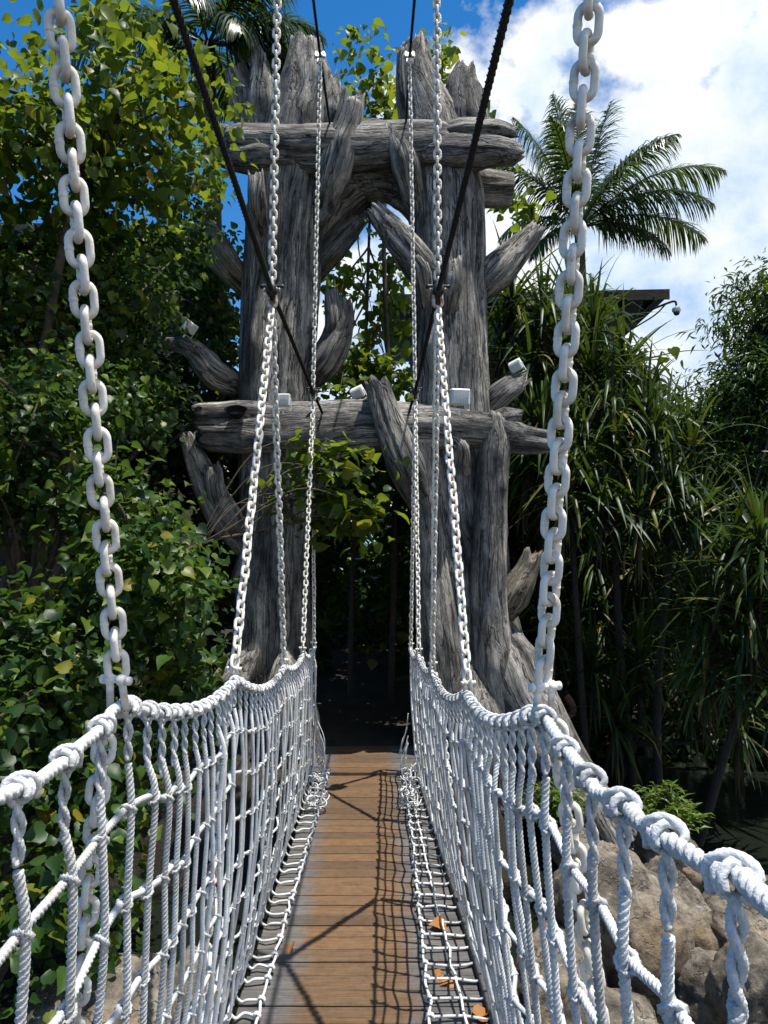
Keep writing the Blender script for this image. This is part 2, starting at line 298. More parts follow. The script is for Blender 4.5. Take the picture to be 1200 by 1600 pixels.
# ------------------------------------------------------------------ ground, path, water
def ground_h(x,y):
    x=np.asarray(x,float); y=np.asarray(y,float)
    p1=sm(6.7,7.5,y)*(1-sm(1.1,1.8,x)); p2=sm(12.5,15,y); p3=1-sm(-4.6,-2.2,x); p4=sm(6.5,9,x); p5=1-sm(-2.2,-1.0,y)
    return -1.25*(1-np.maximum.reduce([p1,p2,p3,p4,p5]))-.012
def edges(lo,hi,fine_lo,fine_hi,step):
    mid=np.arange(fine_lo,fine_hi+1e-6,step); a=fine_lo-np.geomspace(step*1.3,fine_lo-lo,16)[::-1]; b_=fine_hi+np.geomspace(step*1.3,hi-fine_hi,16); return np.r_[a,mid,b_]
gx=edges(-400,400,-8,12,.16); gy=edges(-300,900,-4,18,.16); X,Y=np.meshgrid(gx,gy); Z=ground_h(X,Y)
nz=np.array([mnoise.noise((float(a)*.9,float(b_)*.9,0))*.10+mnoise.noise((float(a)*3,float(b_)*3,4))*.035 for a,b_ in zip(X.ravel(),Y.ravel())]).reshape(X.shape)
Z=Z+nz*np.clip(-Z*3+.12,0,1)
mb=MB(); mb.add(np.stack([X,Y,Z],-1),gridq(len(gy),len(gx),False)); tag(mb.build('ground',M['soil']),kind='structure')
mb=MB(); xs=np.linspace(-.95,.75,12); ys=np.linspace(8.28,13.0,40); X,Y=np.meshgrid(xs,ys)
X=X+.12*np.sin(Y*1.7)*np.linspace(-1,1,12)[None]; mb.add(np.stack([X,Y,Y*0+.015],-1),gridq(40,12,False)); tag(mb.build('path',M['path']),kind='structure')
mb=MB(); mb.add([[-4.5,-2.5,-.92],[9,-2.5,-.92],[9,14.5,-.92],[-4.5,14.5,-.92]],[[0,1,2,3]]); tag(mb.build('pond_water',M['water']),kind='structure')
mb=MB(); mb.add([[-150,30,.05],[150,30,.05],[150,800,.05],[-150,800,.05]],[[0,1,2,3]]); tag(mb.build('sea',M['sea']),kind='structure')

# ------------------------------------------------------------------ bridge deck
HD=np.array([.30,1.34,2.99,4.71,6.07,7.28])                     # where the chains meet the rails
YEND=7.32
deck=thing('bridge_deck','brown plank walkway running between two white rope nets towards the log gateway','walkway',(0,3.5,0))
mb=MB(); y=.2
def edge_l(y): return np.interp(y,[0,3.6,7.3],[-.72,-.68,-.56])
def edge_r(y): return np.interp(y,[0,3.6,7.3],[.64,.60,.45])
while y<YEND:
    w=.128+RS.uniform(-.006,.006); xl=edge_l(y)+RS.uniform(-.012,.012); xr=edge_r(y)+RS.uniform(-.012,.012)
    box(mb,((xl+xr)/2,y+w/2,-.02+RS.uniform(-.003,.003)),(xr-xl,w-.009,.038),euler(RS.normal(0,.006),RS.normal(0,.002),RS.normal(0,.003)),.004); y+=w
mb.build('planks',M['deck'],deck,False)
for sx_ in(-1,1):
    mb=MB(); f=edge_l if sx_<0 else edge_r
    a0=np.array([f(.2)-sx_*.14,.2,-.11]); a1=np.array([f(YEND)-sx_*.14,YEND,-.11])
    tube(mb,np.linspace(a0,a1,10),.055,8); mb.build('bearer_beam',M['dark'],deck)
mb=MB(); y=YEND+.03
while y<8.25:
    w=.15; box(mb,(-.08+RS.uniform(-.02,.02),y+w/2,.012+RS.uniform(-.003,.003)),(1.36,w-.008,.04),euler(RS.normal(0,.006),RS.normal(0,.003),RS.normal(0,.004)),.004); y+=w
mb.build('landing_planks',M['deck'],deck,False)
# raised kerb board seen under the right hand net
mb=MB()
for i in range(5):
    y0=.3+i*1.4; y1=y0+1.36; xm=(edge_r(y0)+edge_r(y1))/2+.022
    box(mb,(xm,(y0+y1)/2,.012),(.035,1.36,.09),euler(0,0,math.atan2(edge_r(y0)-edge_r(y1),1.36)),.006)
mb.build('edge_board',M['deck'],deck,False)

# ------------------------------------------------------------------ rope nets
def rail_pt(side,y):
    if side<0:
        X=np.interp(y,[.2,.9,1.34,2.99,7.28],[-.43,-.452,-.455,-.545,-.55]); zk=[(.2,-.30),(.93,-.333),(1.1,-.341),(1.2,-.340),(1.34,-.318),(2.99,-.605),(4.71,-.87),(6.07,-1.01),(7.28,-1.15)]
    else:
        X=np.interp(y,[.2,.9,1.34,2.99,7.28],[.315,.312,.312,.393,.40]); zk=[(.2,-.24),(.57,-.285),(.66,-.305),(.825,-.33),(1.0,-.352),(1.2,-.349),(1.34,-.33),(2.99,-.663),(4.71,-.89),(6.07,-1.02),(7.28,-1.16)]
    ks=np.array(zk); z=np.interp(y,ks[:,0],ks[:,1])
    for a_,b_ in zip(HD[:-1],HD[1:]):
        t=np.clip((y-a_)/(b_-a_),0,1); sag=(0 if b_<1.5 else .06 if b_<3.5 else .085 if b_<5 else .06); z=z-sag*4*t*(1-t)
    return np.stack([X+0*y,y+0*z,CZ+z],-1)
ROW=.188
def make_net(side):
    nm='left' if side<0 else 'right'
    root=thing('rope_net',f'white knotted rope net walling the {nm} side of the walkway','net',(side*.5,3.5,0),'rope nets along the walkway')
    rs=np.random.RandomState(5 if side<0 else 9)
    ys=[.36]
    while ys[-1]<YEND-.12: ys.append(ys[-1]+rs.uniform(.125,.165))
    ys=np.array(ys); edge=edge_l if side<0 else edge_r
    RR=.0108                                                   # hand rail rope
    yy=np.linspace(.18,YEND,140); rp=rail_pt(side,yy)+rs.normal(0,.003,(140,3))*np.array([1,0,1])
    mb=MB(); k=yy<3; rope(mb,rp[:int(k.sum())+1],RR,.050,2,raw=True,ref=(0,0,1)); rope(mb,rp[int(k.sum()):],RR,.055,1,raw=True,ref=(0,0,1))
    mb.build('handrail_rope',M['rope'],root)
    # grid of crossings
    inner_x=lambda y: (np.interp(y,[0,3.64,4.68,6.5,7.4],[-.60,-.563,-.52,-.44,-.42]) if side<0 else np.interp(y,[0,3.64,5.1,6.2,7.4],[.27,.30,.32,.335,.34]))
    rows={}; 
    for i,y0 in enumerate(ys):
        top=rail_pt(side,np.array(y0)); ex=float(edge(y0))+side*.02; foot=np.array([ex,y0+rs.normal(0,.012),.035])
        H=top[2]-foot[2]; pts=[]; bulge=rs.normal(0,.007)
        nrow=int((H-.05)/ROW)
        for j in range(1,nrow+1):
            f=j*ROW/H; q=top*(1-f)+foot*f; q[0]=top[0]+(foot[0]-top[0])*f**(2.4 if side<0 else 1.5); q=q+np.array([bulge*math.sin(f*3.1)+rs.normal(0,.004),rs.normal(0,.006),rs.normal(0,.006)]); pts.append(q); rows.setdefault(j,[]).append(q)
        R=.0078 if y0<2.5 else .0086; lod=2 if y0<3.0 else 1
        mb=MB(); off=np.array([-side*.011,-.004,0])
        neck=top+np.array([0,0,-.105]); neck=neck*.9+ (top+(foot-top)*(.105/H))*.1
        fi=np.array([float(inner_x(foot[1])),foot[1]+rs.normal(0,.012),.028])
        chain_pts=[neck]+[p+off for p in pts]+[foot+np.array([0,0,.03]),foot+np.array([-side*.03,0,-.015])]
        mid=(foot+fi)/2+np.array([0,rs.normal(0,.014),.0]); chain_pts+= [np.array([mid[0],mid[1],.022+abs(rs.normal(0,.006))]),fi]
        rope(mb,chain_pts,R,.030,lod,per=8)
        # hitch round the hand rail: wraps, a crossing turn and the doubled neck
        e=.02; T=nrm((rail_pt(side,np.array(y0+e))-rail_pt(side,np.array(y0-e)))[None])[0]; up=nrm((np.array([0,0,1])-T[2]*T)[None])[0]; sd=np.cross(T,up)
        Rk=.0054 if y0<2.5 else .0064; rr=RR+Rk*.75
        turns=rs.uniform(1.1,1.7); u=np.linspace(0,1,int(26 if lod==2 else 18 if lod==1 else 12)); ang=-2.2+u*turns*2*np.pi; adv=(u-.5)*turns*Rk*2.2
        hel=top+np.outer(adv,T)+rr*(np.outer(np.cos(ang),up)+np.outer(np.sin(ang),sd)*side)
        rope(mb,hel,Rk,.045,3 if lod==2 else 1,ref=T,raw=True)
        cr=[top+T*.020+up*(-rr*1.0)-sd*side*.2*rr*0+np.array([-side*rr*.9,0,0]),top+up*rr*.75+T*.014+np.array([-side*rr*1.1,0,0]),top+up*(rr+Rk*1.0),top-T*.012+up*rr*.5+np.array([side*rr,0,0]),top-T*.012-up*rr*1.1]
        rope(mb,cr,Rk,.045,3 if lod==2 else 1,per=7)
        ln=.085+rs.uniform(0,.05); v0=top-up*rr*.7; v1=v0+(neck-v0)/np.linalg.norm(neck-v0)*ln
        for ph in(0,math.pi):
            u=np.linspace(0,1,14); c=v0+np.outer(u,(v1-v0)); a=ph+u*ln/.075*2*np.pi+rs.uniform(0,1)
            w=.0058*(1-.35*u); rope(mb,c+np.stack([np.cos(a)*w,np.sin(a)*w,0*a],1),Rk*.95,.036,lod,raw=True)
        # turns at the crossings
        for q in pts:
            c=q+off*.5; a=np.linspace(0,2*np.pi,13 if lod else 8); s1=rs.choice([-1,1])
            tl=nrm(np.array([[.25*rs.normal(),1,.75*s1]]))[0]; a1=nrm(np.cross(tl,[1,.01,.02])[None])[0]; a2=np.cross(tl,a1)
            rope(mb,c+np.outer(np.cos(a),a1)*.0138+np.outer(np.sin(a),a2)*.0122,.0056,.03,min(lod,1),raw=True,ref=tl)
        o=mb.build('upright_rope',M['rope'],root)
        # knot round the inner edge rope
        mb2=MB(); a=np.linspace(0,2*np.pi*1.6,14); rope(mb2,fi+np.stack([np.cos(a)*.017,(a/10-.5)*.02,np.sin(a)*.017],1),.0075,.03,min(lod,1),raw=True,ref=(0,1,0)); mb2.build('edge_knot',M['rope'],o)
    for j,q in sorted(rows.items()):
        if len(q)<3: continue
        q=np.array(q); mb=MB(); near=q[:,1]<2.3; k=int(near.sum())
        q=np.vstack([q[:1]-(q[1:2]-q[:1])*.9,q]); 
        if k>1: rope(mb,q[:k+2],.0074,.030,2,per=9,ref=(0,0,1)); rope(mb,q[k+1:],.0078,.030,1,per=7,ref=(0,0,1)) if len(q)-k-1>1 else None
        else: rope(mb,q,.0078,.030,1,per=7,ref=(0,0,1))
        mb.build('cross_rope',M['rope'],root)
    yy=np.linspace(.3,YEND,90); mb=MB(); rope(mb,np.stack([inner_x(yy)+rs.normal(0,.006,90),yy,.028+0*yy],1),.0085,.03,1,raw=True,ref=(0,0,1)); mb.build('edge_rope',M['rope'],root)
    if side>0:
        mb=MB(); xx=np.interp(yy,[0,3.64,4.75,6,7.4],[.49,.47,.43,.395,.375]); rope(mb,np.stack([xx+rs.normal(0,.006,90),yy,.032+0*yy],1),.0080,.03,1,raw=True,ref=(0,0,1)); mb.build('edge_rope',M['rope'],root)
    # loose loops bunched at the far foot of the net
    for k in range(22):
        mb=MB()
        y0=rs.uniform(6.3,7.35); x0=float(inner_x(y0))-side*rs.uniform(-.10,.03); r0=rs.uniform(.03,.09); a=np.linspace(0,rs.uniform(4,6.3),14)+rs.uniform(0,6); n_=nrm(rs.normal(0,1,(1,3))+np.array([[0,0,.8]]))[0]; u1=nrm(np.cross(n_,[1,.2,.1])[None])[0]; u2=np.cross(n_,u1)
        p=np.array([x0,y0,.06+rs.uniform(0,.12)])+r0*(np.outer(np.cos(a),u1)+np.outer(np.sin(a),u2)); p[:,2]=np.maximum(p[:,2],.015); rope(mb,p,.006,.03,0,raw=True); mb.build('loose_rope',M['rope'],root)
    for k in range(6):
        mb=MB(); y0=YEND-.02-rs.uniform(0,.25); t0=rail_pt(side,np.array(y0)); z0=rs.uniform(.3,.7); x0=t0[0]-side*.03
        rope(mb,[[x0,y0,z0],[x0-side*rs.uniform(.02,.08),y0-.02,z0-.18],[x0-side*rs.uniform(.03,.09),y0,max(.03,z0-.4)],[x0-side*.01,y0,max(.02,z0-.3)]],.006,.03,0); mb.build('loose_rope',M['rope'],root)
    return root
NETL=make_net(-1); NETR=make_net(1)

# ------------------------------------------------------------------ chains
LW,LL,LR=.0456,.0670,.0069; PITCH=.0395
def link_mesh():
    mb=MB(); w=LW/2-LR; h=LL/2-LR; st=h-w; p=[]
    for k in range(13): a=math.pi*k/12; p.append((w*math.cos(a),0,st+w*math.sin(a)))
    for k in range(13): a=math.pi+math.pi*k/12; p.append((w*math.cos(a),0,-st+w*math.sin(a)))
    p=np.array(p+[p[0]]); n=len(p); t,Nn,B=frames(np.vstack([p[-2:-1],p,p[1:2]]),ref=(0,1,0)); t,Nn,B=t[1:-1],Nn[1:-1],B[1:-1]
    a=np.arange(10)*2*np.pi/10; V=p[:,None]+LR*(np.cos(a)[None,:,None]*Nn[:,None]+np.sin(a)[None,:,None]*B[:,None])
    mb.add(V,gridq(n,10))
    # weld bead on one straight side
    tube(mb,np.array([[w,0,-.004],[w,0,-.002],[w,0,.002],[w,0,.004]]),[LR*.95,LR*1.10,LR*1.10,LR*.95],10,ref=(1,0,0))
    o=mb.build('link',M['chain']); me=o.data; bpy.data.objects.remove(o); return me
LINK=link_mesh()
def shackle(parent,c,ax,up,s=1.0,mat='chain'):
    """bow shackle with a pin through its two eyes"""
    ax=nrm(np.asarray(ax,float)[None])[0]; up=np.asarray(up,float); up=nrm((up-(up@ax)*ax)[None])[0]
    mb=MB(); a=np.linspace(-.25,math.pi+.25,15); w=.0185*s
    pts=[c+ax*w*.8+up*.052*s]+[c+ax*w*math.cos(x)*1.0-up*w*math.sin(x) for x in a[1:-1]]+[c-ax*w*.8+up*.052*s]
    tube(mb,spline(pts,3),.0075*s,9)
    for sg in(-1,1):
        q=c+ax*sg*w*.8+up*.055*s; tube(mb,np.array([q-ax*.009*s,q-ax*.004*s,q+ax*.004*s,q+ax*.009*s]),[.009*s,.012*s,.012*s,.009*s],10)
    o=mb.build('shackle',M[mat],parent)
    mb=MB(); q=c+up*.055*s; e=ax*.0345*s
    tube(mb,np.array([q-e,q-e*.8,q-e*.78,q+e*.78,q+e*.8,q+e]),np.array([.0095,.0095,.006,.006,.009,.009])*s,9); mb.build('pin',M[mat],o); return o
def chain(a,b,label,twist=0.,tw2=None,sag=.0,group='white chains of the bridge',name='hanger_chain'):
    a=np.asarray(a,float); b=np.asarray(b,float); root=thing(name,label,'chain',b if b[2]<a[2] else a,group); org=np.array(root.location)
    L=np.linalg.norm(b-a); n=max(2,int(round(L/PITCH))); d=(b-a)/L; ref=np.array([0,1.,0]) if abs(d[1])<.8 else np.array([0,0,1.])
    x0=nrm(np.cross(ref,d)[None])[0]; y0=np.cross(d,x0)
    for i in range(n):
        p=a+d*(i+.5)*L/n+np.array([0,0,-1])*0; f=(i+.5)/n; p=p+np.array([RS.normal(0,.0012),RS.normal(0,.0012)-sag*4*f*(1-f),0])
        an=twist+((tw2-twist)*f if tw2 is not None else 0)+(math.pi/2 if i%2 else 0)+RS.normal(0,.10); xa=x0*math.cos(an)+y0*math.sin(an); ya=np.cross(d,xa)
        o=bpy.data.objects.new('link',LINK); C.objects.link(o); o.parent=root
        from mathutils import Matrix
        o.matrix_local=Matrix(((xa[0],ya[0],d[0],p[0]-org[0]),(xa[1],ya[1],d[1],p[1]-org[1]),(xa[2],ya[2],d[2],p[2]-org[2]),(0,0,0,1)))
    return root
S_Y=[1.02,3.85,6.6]; SH={-1:[-.485,-.512,-.51],1:[.345,.355,.405]}; SZ=[1.36,1.265,1.26]
def lc(side,y): return np.array([np.interp(y,[-2,1.02,3.85,6.6,8.2],[(-.46 if side<0 else .34)]+SH[side]+[(-.51 if side<0 else .42)]),y,CZ+np.interp(y,[-2,1.02,3.85,6.6,8.2],[1.55,1.36,1.25,1.25,1.27])])
def uc(side,y): return np.array([np.interp(y,[-2,3.85,6.6,8.3],[-.47,-.46,-.445,-.44] if side<0 else [.37,.345,.355,.40]),y,CZ+np.interp(y,[-2,3.85,6.6,8.3],[4.5,4.1,4.25,4.5])])
names={-1:'left',1:'right'}
ordn=['nearest','second','third','fourth','farthest']
for side in(-1,1):
    nm=names[side]
    legs=[(0,1),(1,2),(1,3),(2,4),(2,5)]
    for q,(si,hi) in enumerate(legs):
        top=lc(side,S_Y[si])+np.array([0,0,-.10]); foot=rail_pt(side,np.array(HD[hi]))+np.array([side*.004,0,.055])
        # legs start just apart under the shackle
        top=top+np.array([0,.02*np.sign(foot[1]-top[1]),0])
        lab={0:f'thick-looking white chain nearest the viewer, slanting to the {nm} rail',1:f'white chain slanting towards the viewer from the middle shackle to the {nm} rail',2:f'white chain slanting away from the middle shackle to the {nm} rail',3:f'thin-looking white chain from the far shackle forward to the {nm} rail',4:f'farthest white chain, from the far shackle back to the {nm} rail end'}[q]
        ch=chain(top,foot,lab,twist=(-.38 if side<0 else .05) if q==0 else RS.uniform(.3,1.2),tw2=(-.30 if side<0 else .95) if q==0 else None)
        rp=rail_pt(side,np.array(HD[hi])); shackle(ch,foot+np.array([0,0,-.056]),(1,.35*side,0),(0,-.12,1),.90)
        # the same hanger runs on below the rail down to the deck
        bt=rp+np.array([side*.035,.03,-.03]); bb=np.array([float((edge_l if side<0 else edge_r)(HD[hi]))+side*.055,HD[hi]+.16 if q==0 else HD[hi]+.05,-.06])
        c2=chain(bt,bb,f'white chain behind the {nm} net, under the {ordn[q]} hanger from the viewer',twist=RS.uniform(0,1.5),name='stay_chain',group='chains behind the rope nets')
        mid=bt+(bb-bt)*.42; shackle(c2,mid+np.array([-side*.01,-.02,0]),(.3,1,.1),(0,.2,1),1.05,'rust')
    for si in(0,1,2):
        a=lc(side,S_Y[si])+np.array([0,0,.03]); b=uc(side,S_Y[si])+np.array([0,0,-.02])
        ch=chain(b,a,f"{('nearest','middle','far')[si]} white chain hanging from the upper black cable to the lower one on the {nm}",twist=.5+si)
        shackle(ch,a+np.array([0,0,-.085]),(1,0,0),(0,0,1),1.25,'rust')
        if si==2:
            mb=MB(); box(mb,b+np.array([0,0,.035]),(.10,.045,.045),None,.008); box(mb,b+np.array([0,0,-.012]),(.07,.04,.05),None,.008); box(mb,b+np.array([-.032,-.028,.03]),(.022,.018,.05),None,.004); box(mb,b+np.array([.032,-.028,.03]),(.022,.018,.05),None,.004)
            mb.build('cable_clamp',M['white'],ch)
    for which,fn,lab in(('lower',lc,f'lower black steel cable over the {nm} rail'),('upper',uc,f'upper black steel cable running to the gateway top on the {nm}')):
        r=tag(bpy.data.objects.new('steel_cable',None),lab,'cable','black cables over the bridge'); C.objects.link(r); r.location=fn(side,8.2)
        pts=np.array([fn(side,y) for y in np.linspace(-2,8.25,80)]); mb=MB(); rope(mb,pts,.0145,.09,1,raw=True,ref=(0,0,1)); mb.build('wire_strand',M['cable'],r)
        if which=='lower':
            for y in S_Y:
                mb=MB(); c=fn(side,y); tube(mb,np.array([c+np.array([0,-.055,.004]),c+np.array([0,-.05,.004]),c+np.array([0,.05,-.002]),c+np.array([0,.055,-.002])]),[.024,.030,.030,.024],12); tube(mb,np.array([c+np.array([-.062,0,.03]),c+np.array([-.05,0,.03]),c+np.array([.05,0,.03]),c+np.array([.062,0,.03])]),[.012,.012,.009,.012],8)
                mb.build('cable_saddle',M['cable'],r)

# ------------------------------------------------------------------ log gateway
TD=8.45
tower=thing('log_gateway','tall grey weathered gateway of two log trunks and cross logs at the bridge end','gateway',(0,TD,0))
def part(name,d,pts,seed,mat='bark',**k):
    c,r=pl(d,pts)
    if name in('branch_stub','trunk_spike','log_prong','log_brace','root','trunk_rib'): r[0]*=.45 if name not in('root','trunk_rib') else .25; c[0]=c[0]+np.array([0,.30 if name in('branch_stub','root','trunk_rib') else .05,0])
    if name=='branch_stub': r[-1]=max(r[-1],.62*r[-2]); k['jag']=max(k.get('jag',0),.045); k.setdefault('wob',.11)
    mb=MB(); limb(mb,c,r,seed,**k); return mb.build(name,M[mat],tower,grain=True)
# left trunk and its crown of broken spikes
part('trunk',TD,[(425,1210,95),(424,1120,72),(428,1000,60),(430,850,57),(430,700,60),(431,560,61),(441,430,56),(453,300,54),(470,200,50),(480,130,42),(478,68,26)],1,sides=64,jag=.035,ds=.04)
part('trunk_spike',TD,[(505,260,30),(513,180,26),(520,120,13)],2,jag=.06)
part('trunk_spike',TD+.05,[(412,260,28),(408,160,23),(404,84,11)],3,jag=.03)
part('trunk_spike',TD+.15,[(398,250,24),(378,160,22),(366,108,15)],4,jag=.03)
part('branch_stub',TD-.35,[(500,330,30),(522,265,26),(540,205,24),(550,150,19)],5,jag=.06)
part('branch_stub',TD-.45,[(408,380,17),(404,320,17),(402,272,14)],6,jag=.03)
part('branch_stub',TD-.1,[(392,450,34),(352,408,24),(325,360,18),(305,335,10)],7,jag=.04)
part('branch_stub',TD-.1,[(385,605,34),(340,588,26),(300,545,18),(262,537,9)],8,jag=.03)
part('branch_stub',TD+.1,[(478,430,26),(520,390,20),(545,362,17),(562,345,10)],9,jag=.03)
part('branch_stub',TD-.15,[(472,600,32),(508,565,29),(528,522,25),(532,470,20)],10,jag=.04)
part('branch_stub',TD-.2,[(500,575,16),(522,520,18),(520,462,15)],25,jag=.03)
part('branch_stub',TD-.3,[(392,880,34),(352,810,29),(318,745,23),(294,682,8)],11,jag=.02)
part('branch_stub',TD-.45,[(356,830,18),(338,775,15),(332,728,13)],12,jag=.02)
part('branch_stub',TD-.45,[(470,770,34),(500,720,24),(520,672,17),(524,642,13)],13,jag=.03)
part('root',TD-.5,[(400,1010,42),(365,1065,34),(320,1130,28),(270,1220,30)],14,jag=.02)
part('root',TD-.6,[(440,1020,40),(450,1100,40),(462,1200,44)],15,jag=.02)
# right trunk
part('trunk',TD,[(775,1235,120),(768,1150,98),(752,1050,78),(738,930,62),(718,800,66),(708,680,62),(703,560,58),(702,430,55),(696,300,55),(676,200,45),(655,130,30),(650,68,19)],16,sides=64,jag=.035,ds=.04)
part('trunk_spike',TD+.05,[(716,280,44),(726,190,36),(722,135,26),(728,104,14)],17,jag=.04)
part('trunk_spike',TD-.1,[(640,220,26),(632,150,14),(628,78,8)],18,jag=.04)
part('branch_stub',TD-.35,[(655,330,32),(635,260,25),(612,205,17)],26,jag=.05)
part('branch_stub',TD-.35,[(700,475,36),(655,415,28),(615,365,22),(582,325,12)],19,jag=.04)
part('branch_stub',TD-.5,[(672,475,20),(662,430,13),(652,408,5)],20,jag=.03)
part('branch_stub',TD-.5,[(700,500,22),(708,450,15),(712,408,10)],21,jag=.03)
part('branch_stub',TD-.05,[(735,465,36),(775,428,28),(812,388,20),(842,354,11)],22,jag=.03)
part('branch_stub',TD-.1,[(745,650,30),(778,622,22),(802,602,18),(818,590,9)],23,jag=.03)
part('branch_stub',TD-.6,[(665,800,38),(632,730,30),(605,660,26),(586,596,20)],24,jag=.05,hollow=.14)
part('branch_stub',TD-.4,[(768,1000,34),(800,930,26),(822,890,18),(832,862,15)],27,mat='tip',jag=.03)
part('trunk_rib',TD-.45,[(800,1250,70),(776,1090,44),(764,950,30),(766,800,26),(774,700,24),(774,648,17)],28,jag=.03,ds=.04)
part('trunk_rib',TD-.4,[(690,1250,56),(690,1080,38),(675,900,26),(664,760,22),(656,652,18)],29,jag=.03,ds=.04)
part('branch_stub',TD-.65,[(735,740,14),(722,700,12),(708,690,7)],30,jag=.02)
part('root',TD-.7,[(770,940,40,.3),(800,1040,46,.2),(850,1140,44,0),(905,1225,36,-.4),(965,1310,30,-.9),(1010,1400,26,-1.3)],31,jag=.02,ds=.04)
part('root',TD-.6,[(735,1010,40),(745,1120,48),(750,1250,60)],32,jag=.02)
# cross logs
part('cross_log',TD-.25,[(715,228,20),(700,228,30),(680,228,34),(640,230,36),(540,236,38),(430,232,35),(370,226,32),(344,218,20)],33,sides=48,jag=.07,hollow=.06,capstart=True)
part('log_prong',TD-.30,[(650,216,34),(720,208,23),(775,204,16),(807,208,8)],34,jag=.02)
part('log_prong',TD-.34,[(640,236,40),(710,236,29),(770,236,24),(802,238,19),(816,236,9)],44,jag=.02)
part('log_prong',TD-.35,[(470,245,30),(410,248,25),(365,248,17),(333,247,9)],35,jag=.02)
part('cross_log',TD+.1,[(800,296,23),(740,292,28),(650,272,50),(580,256,66),(515,266,58),(440,290,36)],36,sides=48,jag=.05,capstart=True)
part('log_brace',TD+.12,[(452,430,30),(478,360,44),(515,305,54),(570,265,54),(610,250,40)],37,jag=.02,sides=48)
part('log_brace',TD+.14,[(700,400,24),(672,335,34),(640,290,42),(590,262,44)],45,jag=.02,sides=48)
part('cross_log',TD-.35,[(862,690,17),(820,688,23),(770,676,31),(680,668,37),(580,664,40),(470,668,40),(380,668,40),(312,668,36)],38,sides=48,jag=.05,hollow=.05,capstart=True)
part('log_prong',TD-.4,[(760,662,22),(790,652,16),(816,650,9)],39,jag=.03)
# knothole in the lower cross log
mb=MB(); c=P(368,640,TD-.67); a=np.arange(20)*2*np.pi/20
ring=np.stack([c[0]+.115*np.cos(a)*(1+.12*np.sin(3*a)),c[1]+.03*np.sin(a)+0*a,c[2]+.055*np.sin(a)],1)
ring2=ring*1.0+np.array([0,.0,0]); ring2=(ring-c)*1.08+c+np.array([0,.02,0]); deep=(ring-c)*.6+c+np.array([0,.10,-.05])
V=np.vstack([ring2,ring,deep,[c+np.array([0,.12,-.06])]]); j=np.arange(20); k=(j+1)%20
mb.add(V,np.vstack([np.stack([j,k,20+k,20+j],1),np.stack([20+j,20+k,40+k,40+j],1)]),np.stack([40+j,40+k,np.full(20,60)],1)); mb.build('knothole',M['void'],tower)

# floodlights standing on the logs
def flood(px,py,d,yaw,pit,roll,label,sc=1.0):
    c=P(px,py,d); base=c+np.array([0,.0,-.10*sc]); r=thing('floodlight',label,'floodlight',base,'white floodlights on the gateway'); R=euler(pit,roll,yaw)
    mb=MB(); box(mb,c,np.array([.155,.10,.125])*sc,R,.008*sc)
    for k in range(9): box(mb,c+R@(np.array([-.06+k*.015,-.054,.0])*sc),np.array([.004,.018,.105])*sc,R)
    o=mb.build('housing',M['white'],r,False)
    mb=MB(); box(mb,c+R@(np.array([0,.0,-.066])*sc),np.array([.140,.085,.008])*sc,R,.002); mb.build('lens',M['lens'],r,False)
    mb=MB()
    for k in(-1,1): box(mb,c+R@(np.array([k*.083,0,-.045])*sc),np.array([.008,.025,.12])*sc,R,.002)
    box(mb,c+R@(np.array([0,0,-.108])*sc),np.array([.174,.03,.008])*sc,R,.002); tube(mb,np.array([c+R@(np.array([0,0,-.11])*sc),c+R@(np.array([0,0,-.15])*sc)]),.014*sc,8)
    mb.build('bracket',M['white'],r,False)
flood(297,511,TD-.25,.7,.5,.45,'small tilted white floodlight on the far left branch stub',.92)
flood(442,625,TD-.72,.0,.1,.0,'square white floodlight on the lower cross log beside the left trunk',1.0)
flood(559,613,TD-.4,-.4,.55,-.35,'tilted white floodlight on the middle of the lower cross log',.9)
flood(718,620,TD-.72,.1,.12,.02,'largest white floodlight, on the lower cross log before the right trunk',1.28)
flood(806,571,TD-.15,-.5,.5,-.4,'small tilted white floodlight on the stub right of the right trunk',.9)

# ------------------------------------------------------------------ foliage
_sd=[[-.10,.20,.04],[.07,.45,.11],[.33,.52,.14],[.60,.34,.05],[.82,.15,-.10]]
HEART=(np.array([[0,0,0],[.35,0,-.03],[.70,0,-.12],[1,0,-.30]]+_sd+[[x,-y,z] for x,y,z in _sd]),
       np.array([[0,1,5,4],[1,2,7,6],[2,3,8,7],[0,9,10,1],[1,11,12,2],[2,12,13,3]]),np.array([[1,6,5],[1,10,11]]))
LANCE=(np.array([[0,0,0],[.45,.10,.03],[1,0,-.18],[.45,-.10,.03],[.45,0,-.0]]),None)
LANCE=(np.array([[0,0,0],[.42,0,-.01],[1,0,-.2],[.40,.5,.08],[.40,-.5,.08]]),np.array([[0,1,3,3],[1,2,3,3],[0,4,1,1],[4,2,1,1]]))
def leaves(mb,pos,nor,dirn,size,tmpl,width=1.0):
    V,Q=tmpl[:2]; n=len(pos); nor=nrm(nor); x=nrm(dirn-(dirn*nor).sum(1,keepdims=True)*nor); y=np.cross(nor,x)
    size=np.broadcast_to(size,(n,)); W=V*np.array([1,width,1])
    pts=pos[:,None]+size[:,None,None]*(W[None,:,0:1]*x[:,None]+W[None,:,1:2]*y[:,None]+W[None,:,2:3]*nor[:,None])
    k=len(V); o=(np.arange(n)*k)[:,None,None]
    if tmpl is LANCE:
        T=np.array([[0,1,3],[1,2,3],[0,4,1],[4,2,1]]); mb.add(pts,None,(T[None]+o).reshape(-1,3))
    else: mb.add(pts,(Q[None]+o).reshape(-1,4),(tmpl[2][None]+o).reshape(-1,3))
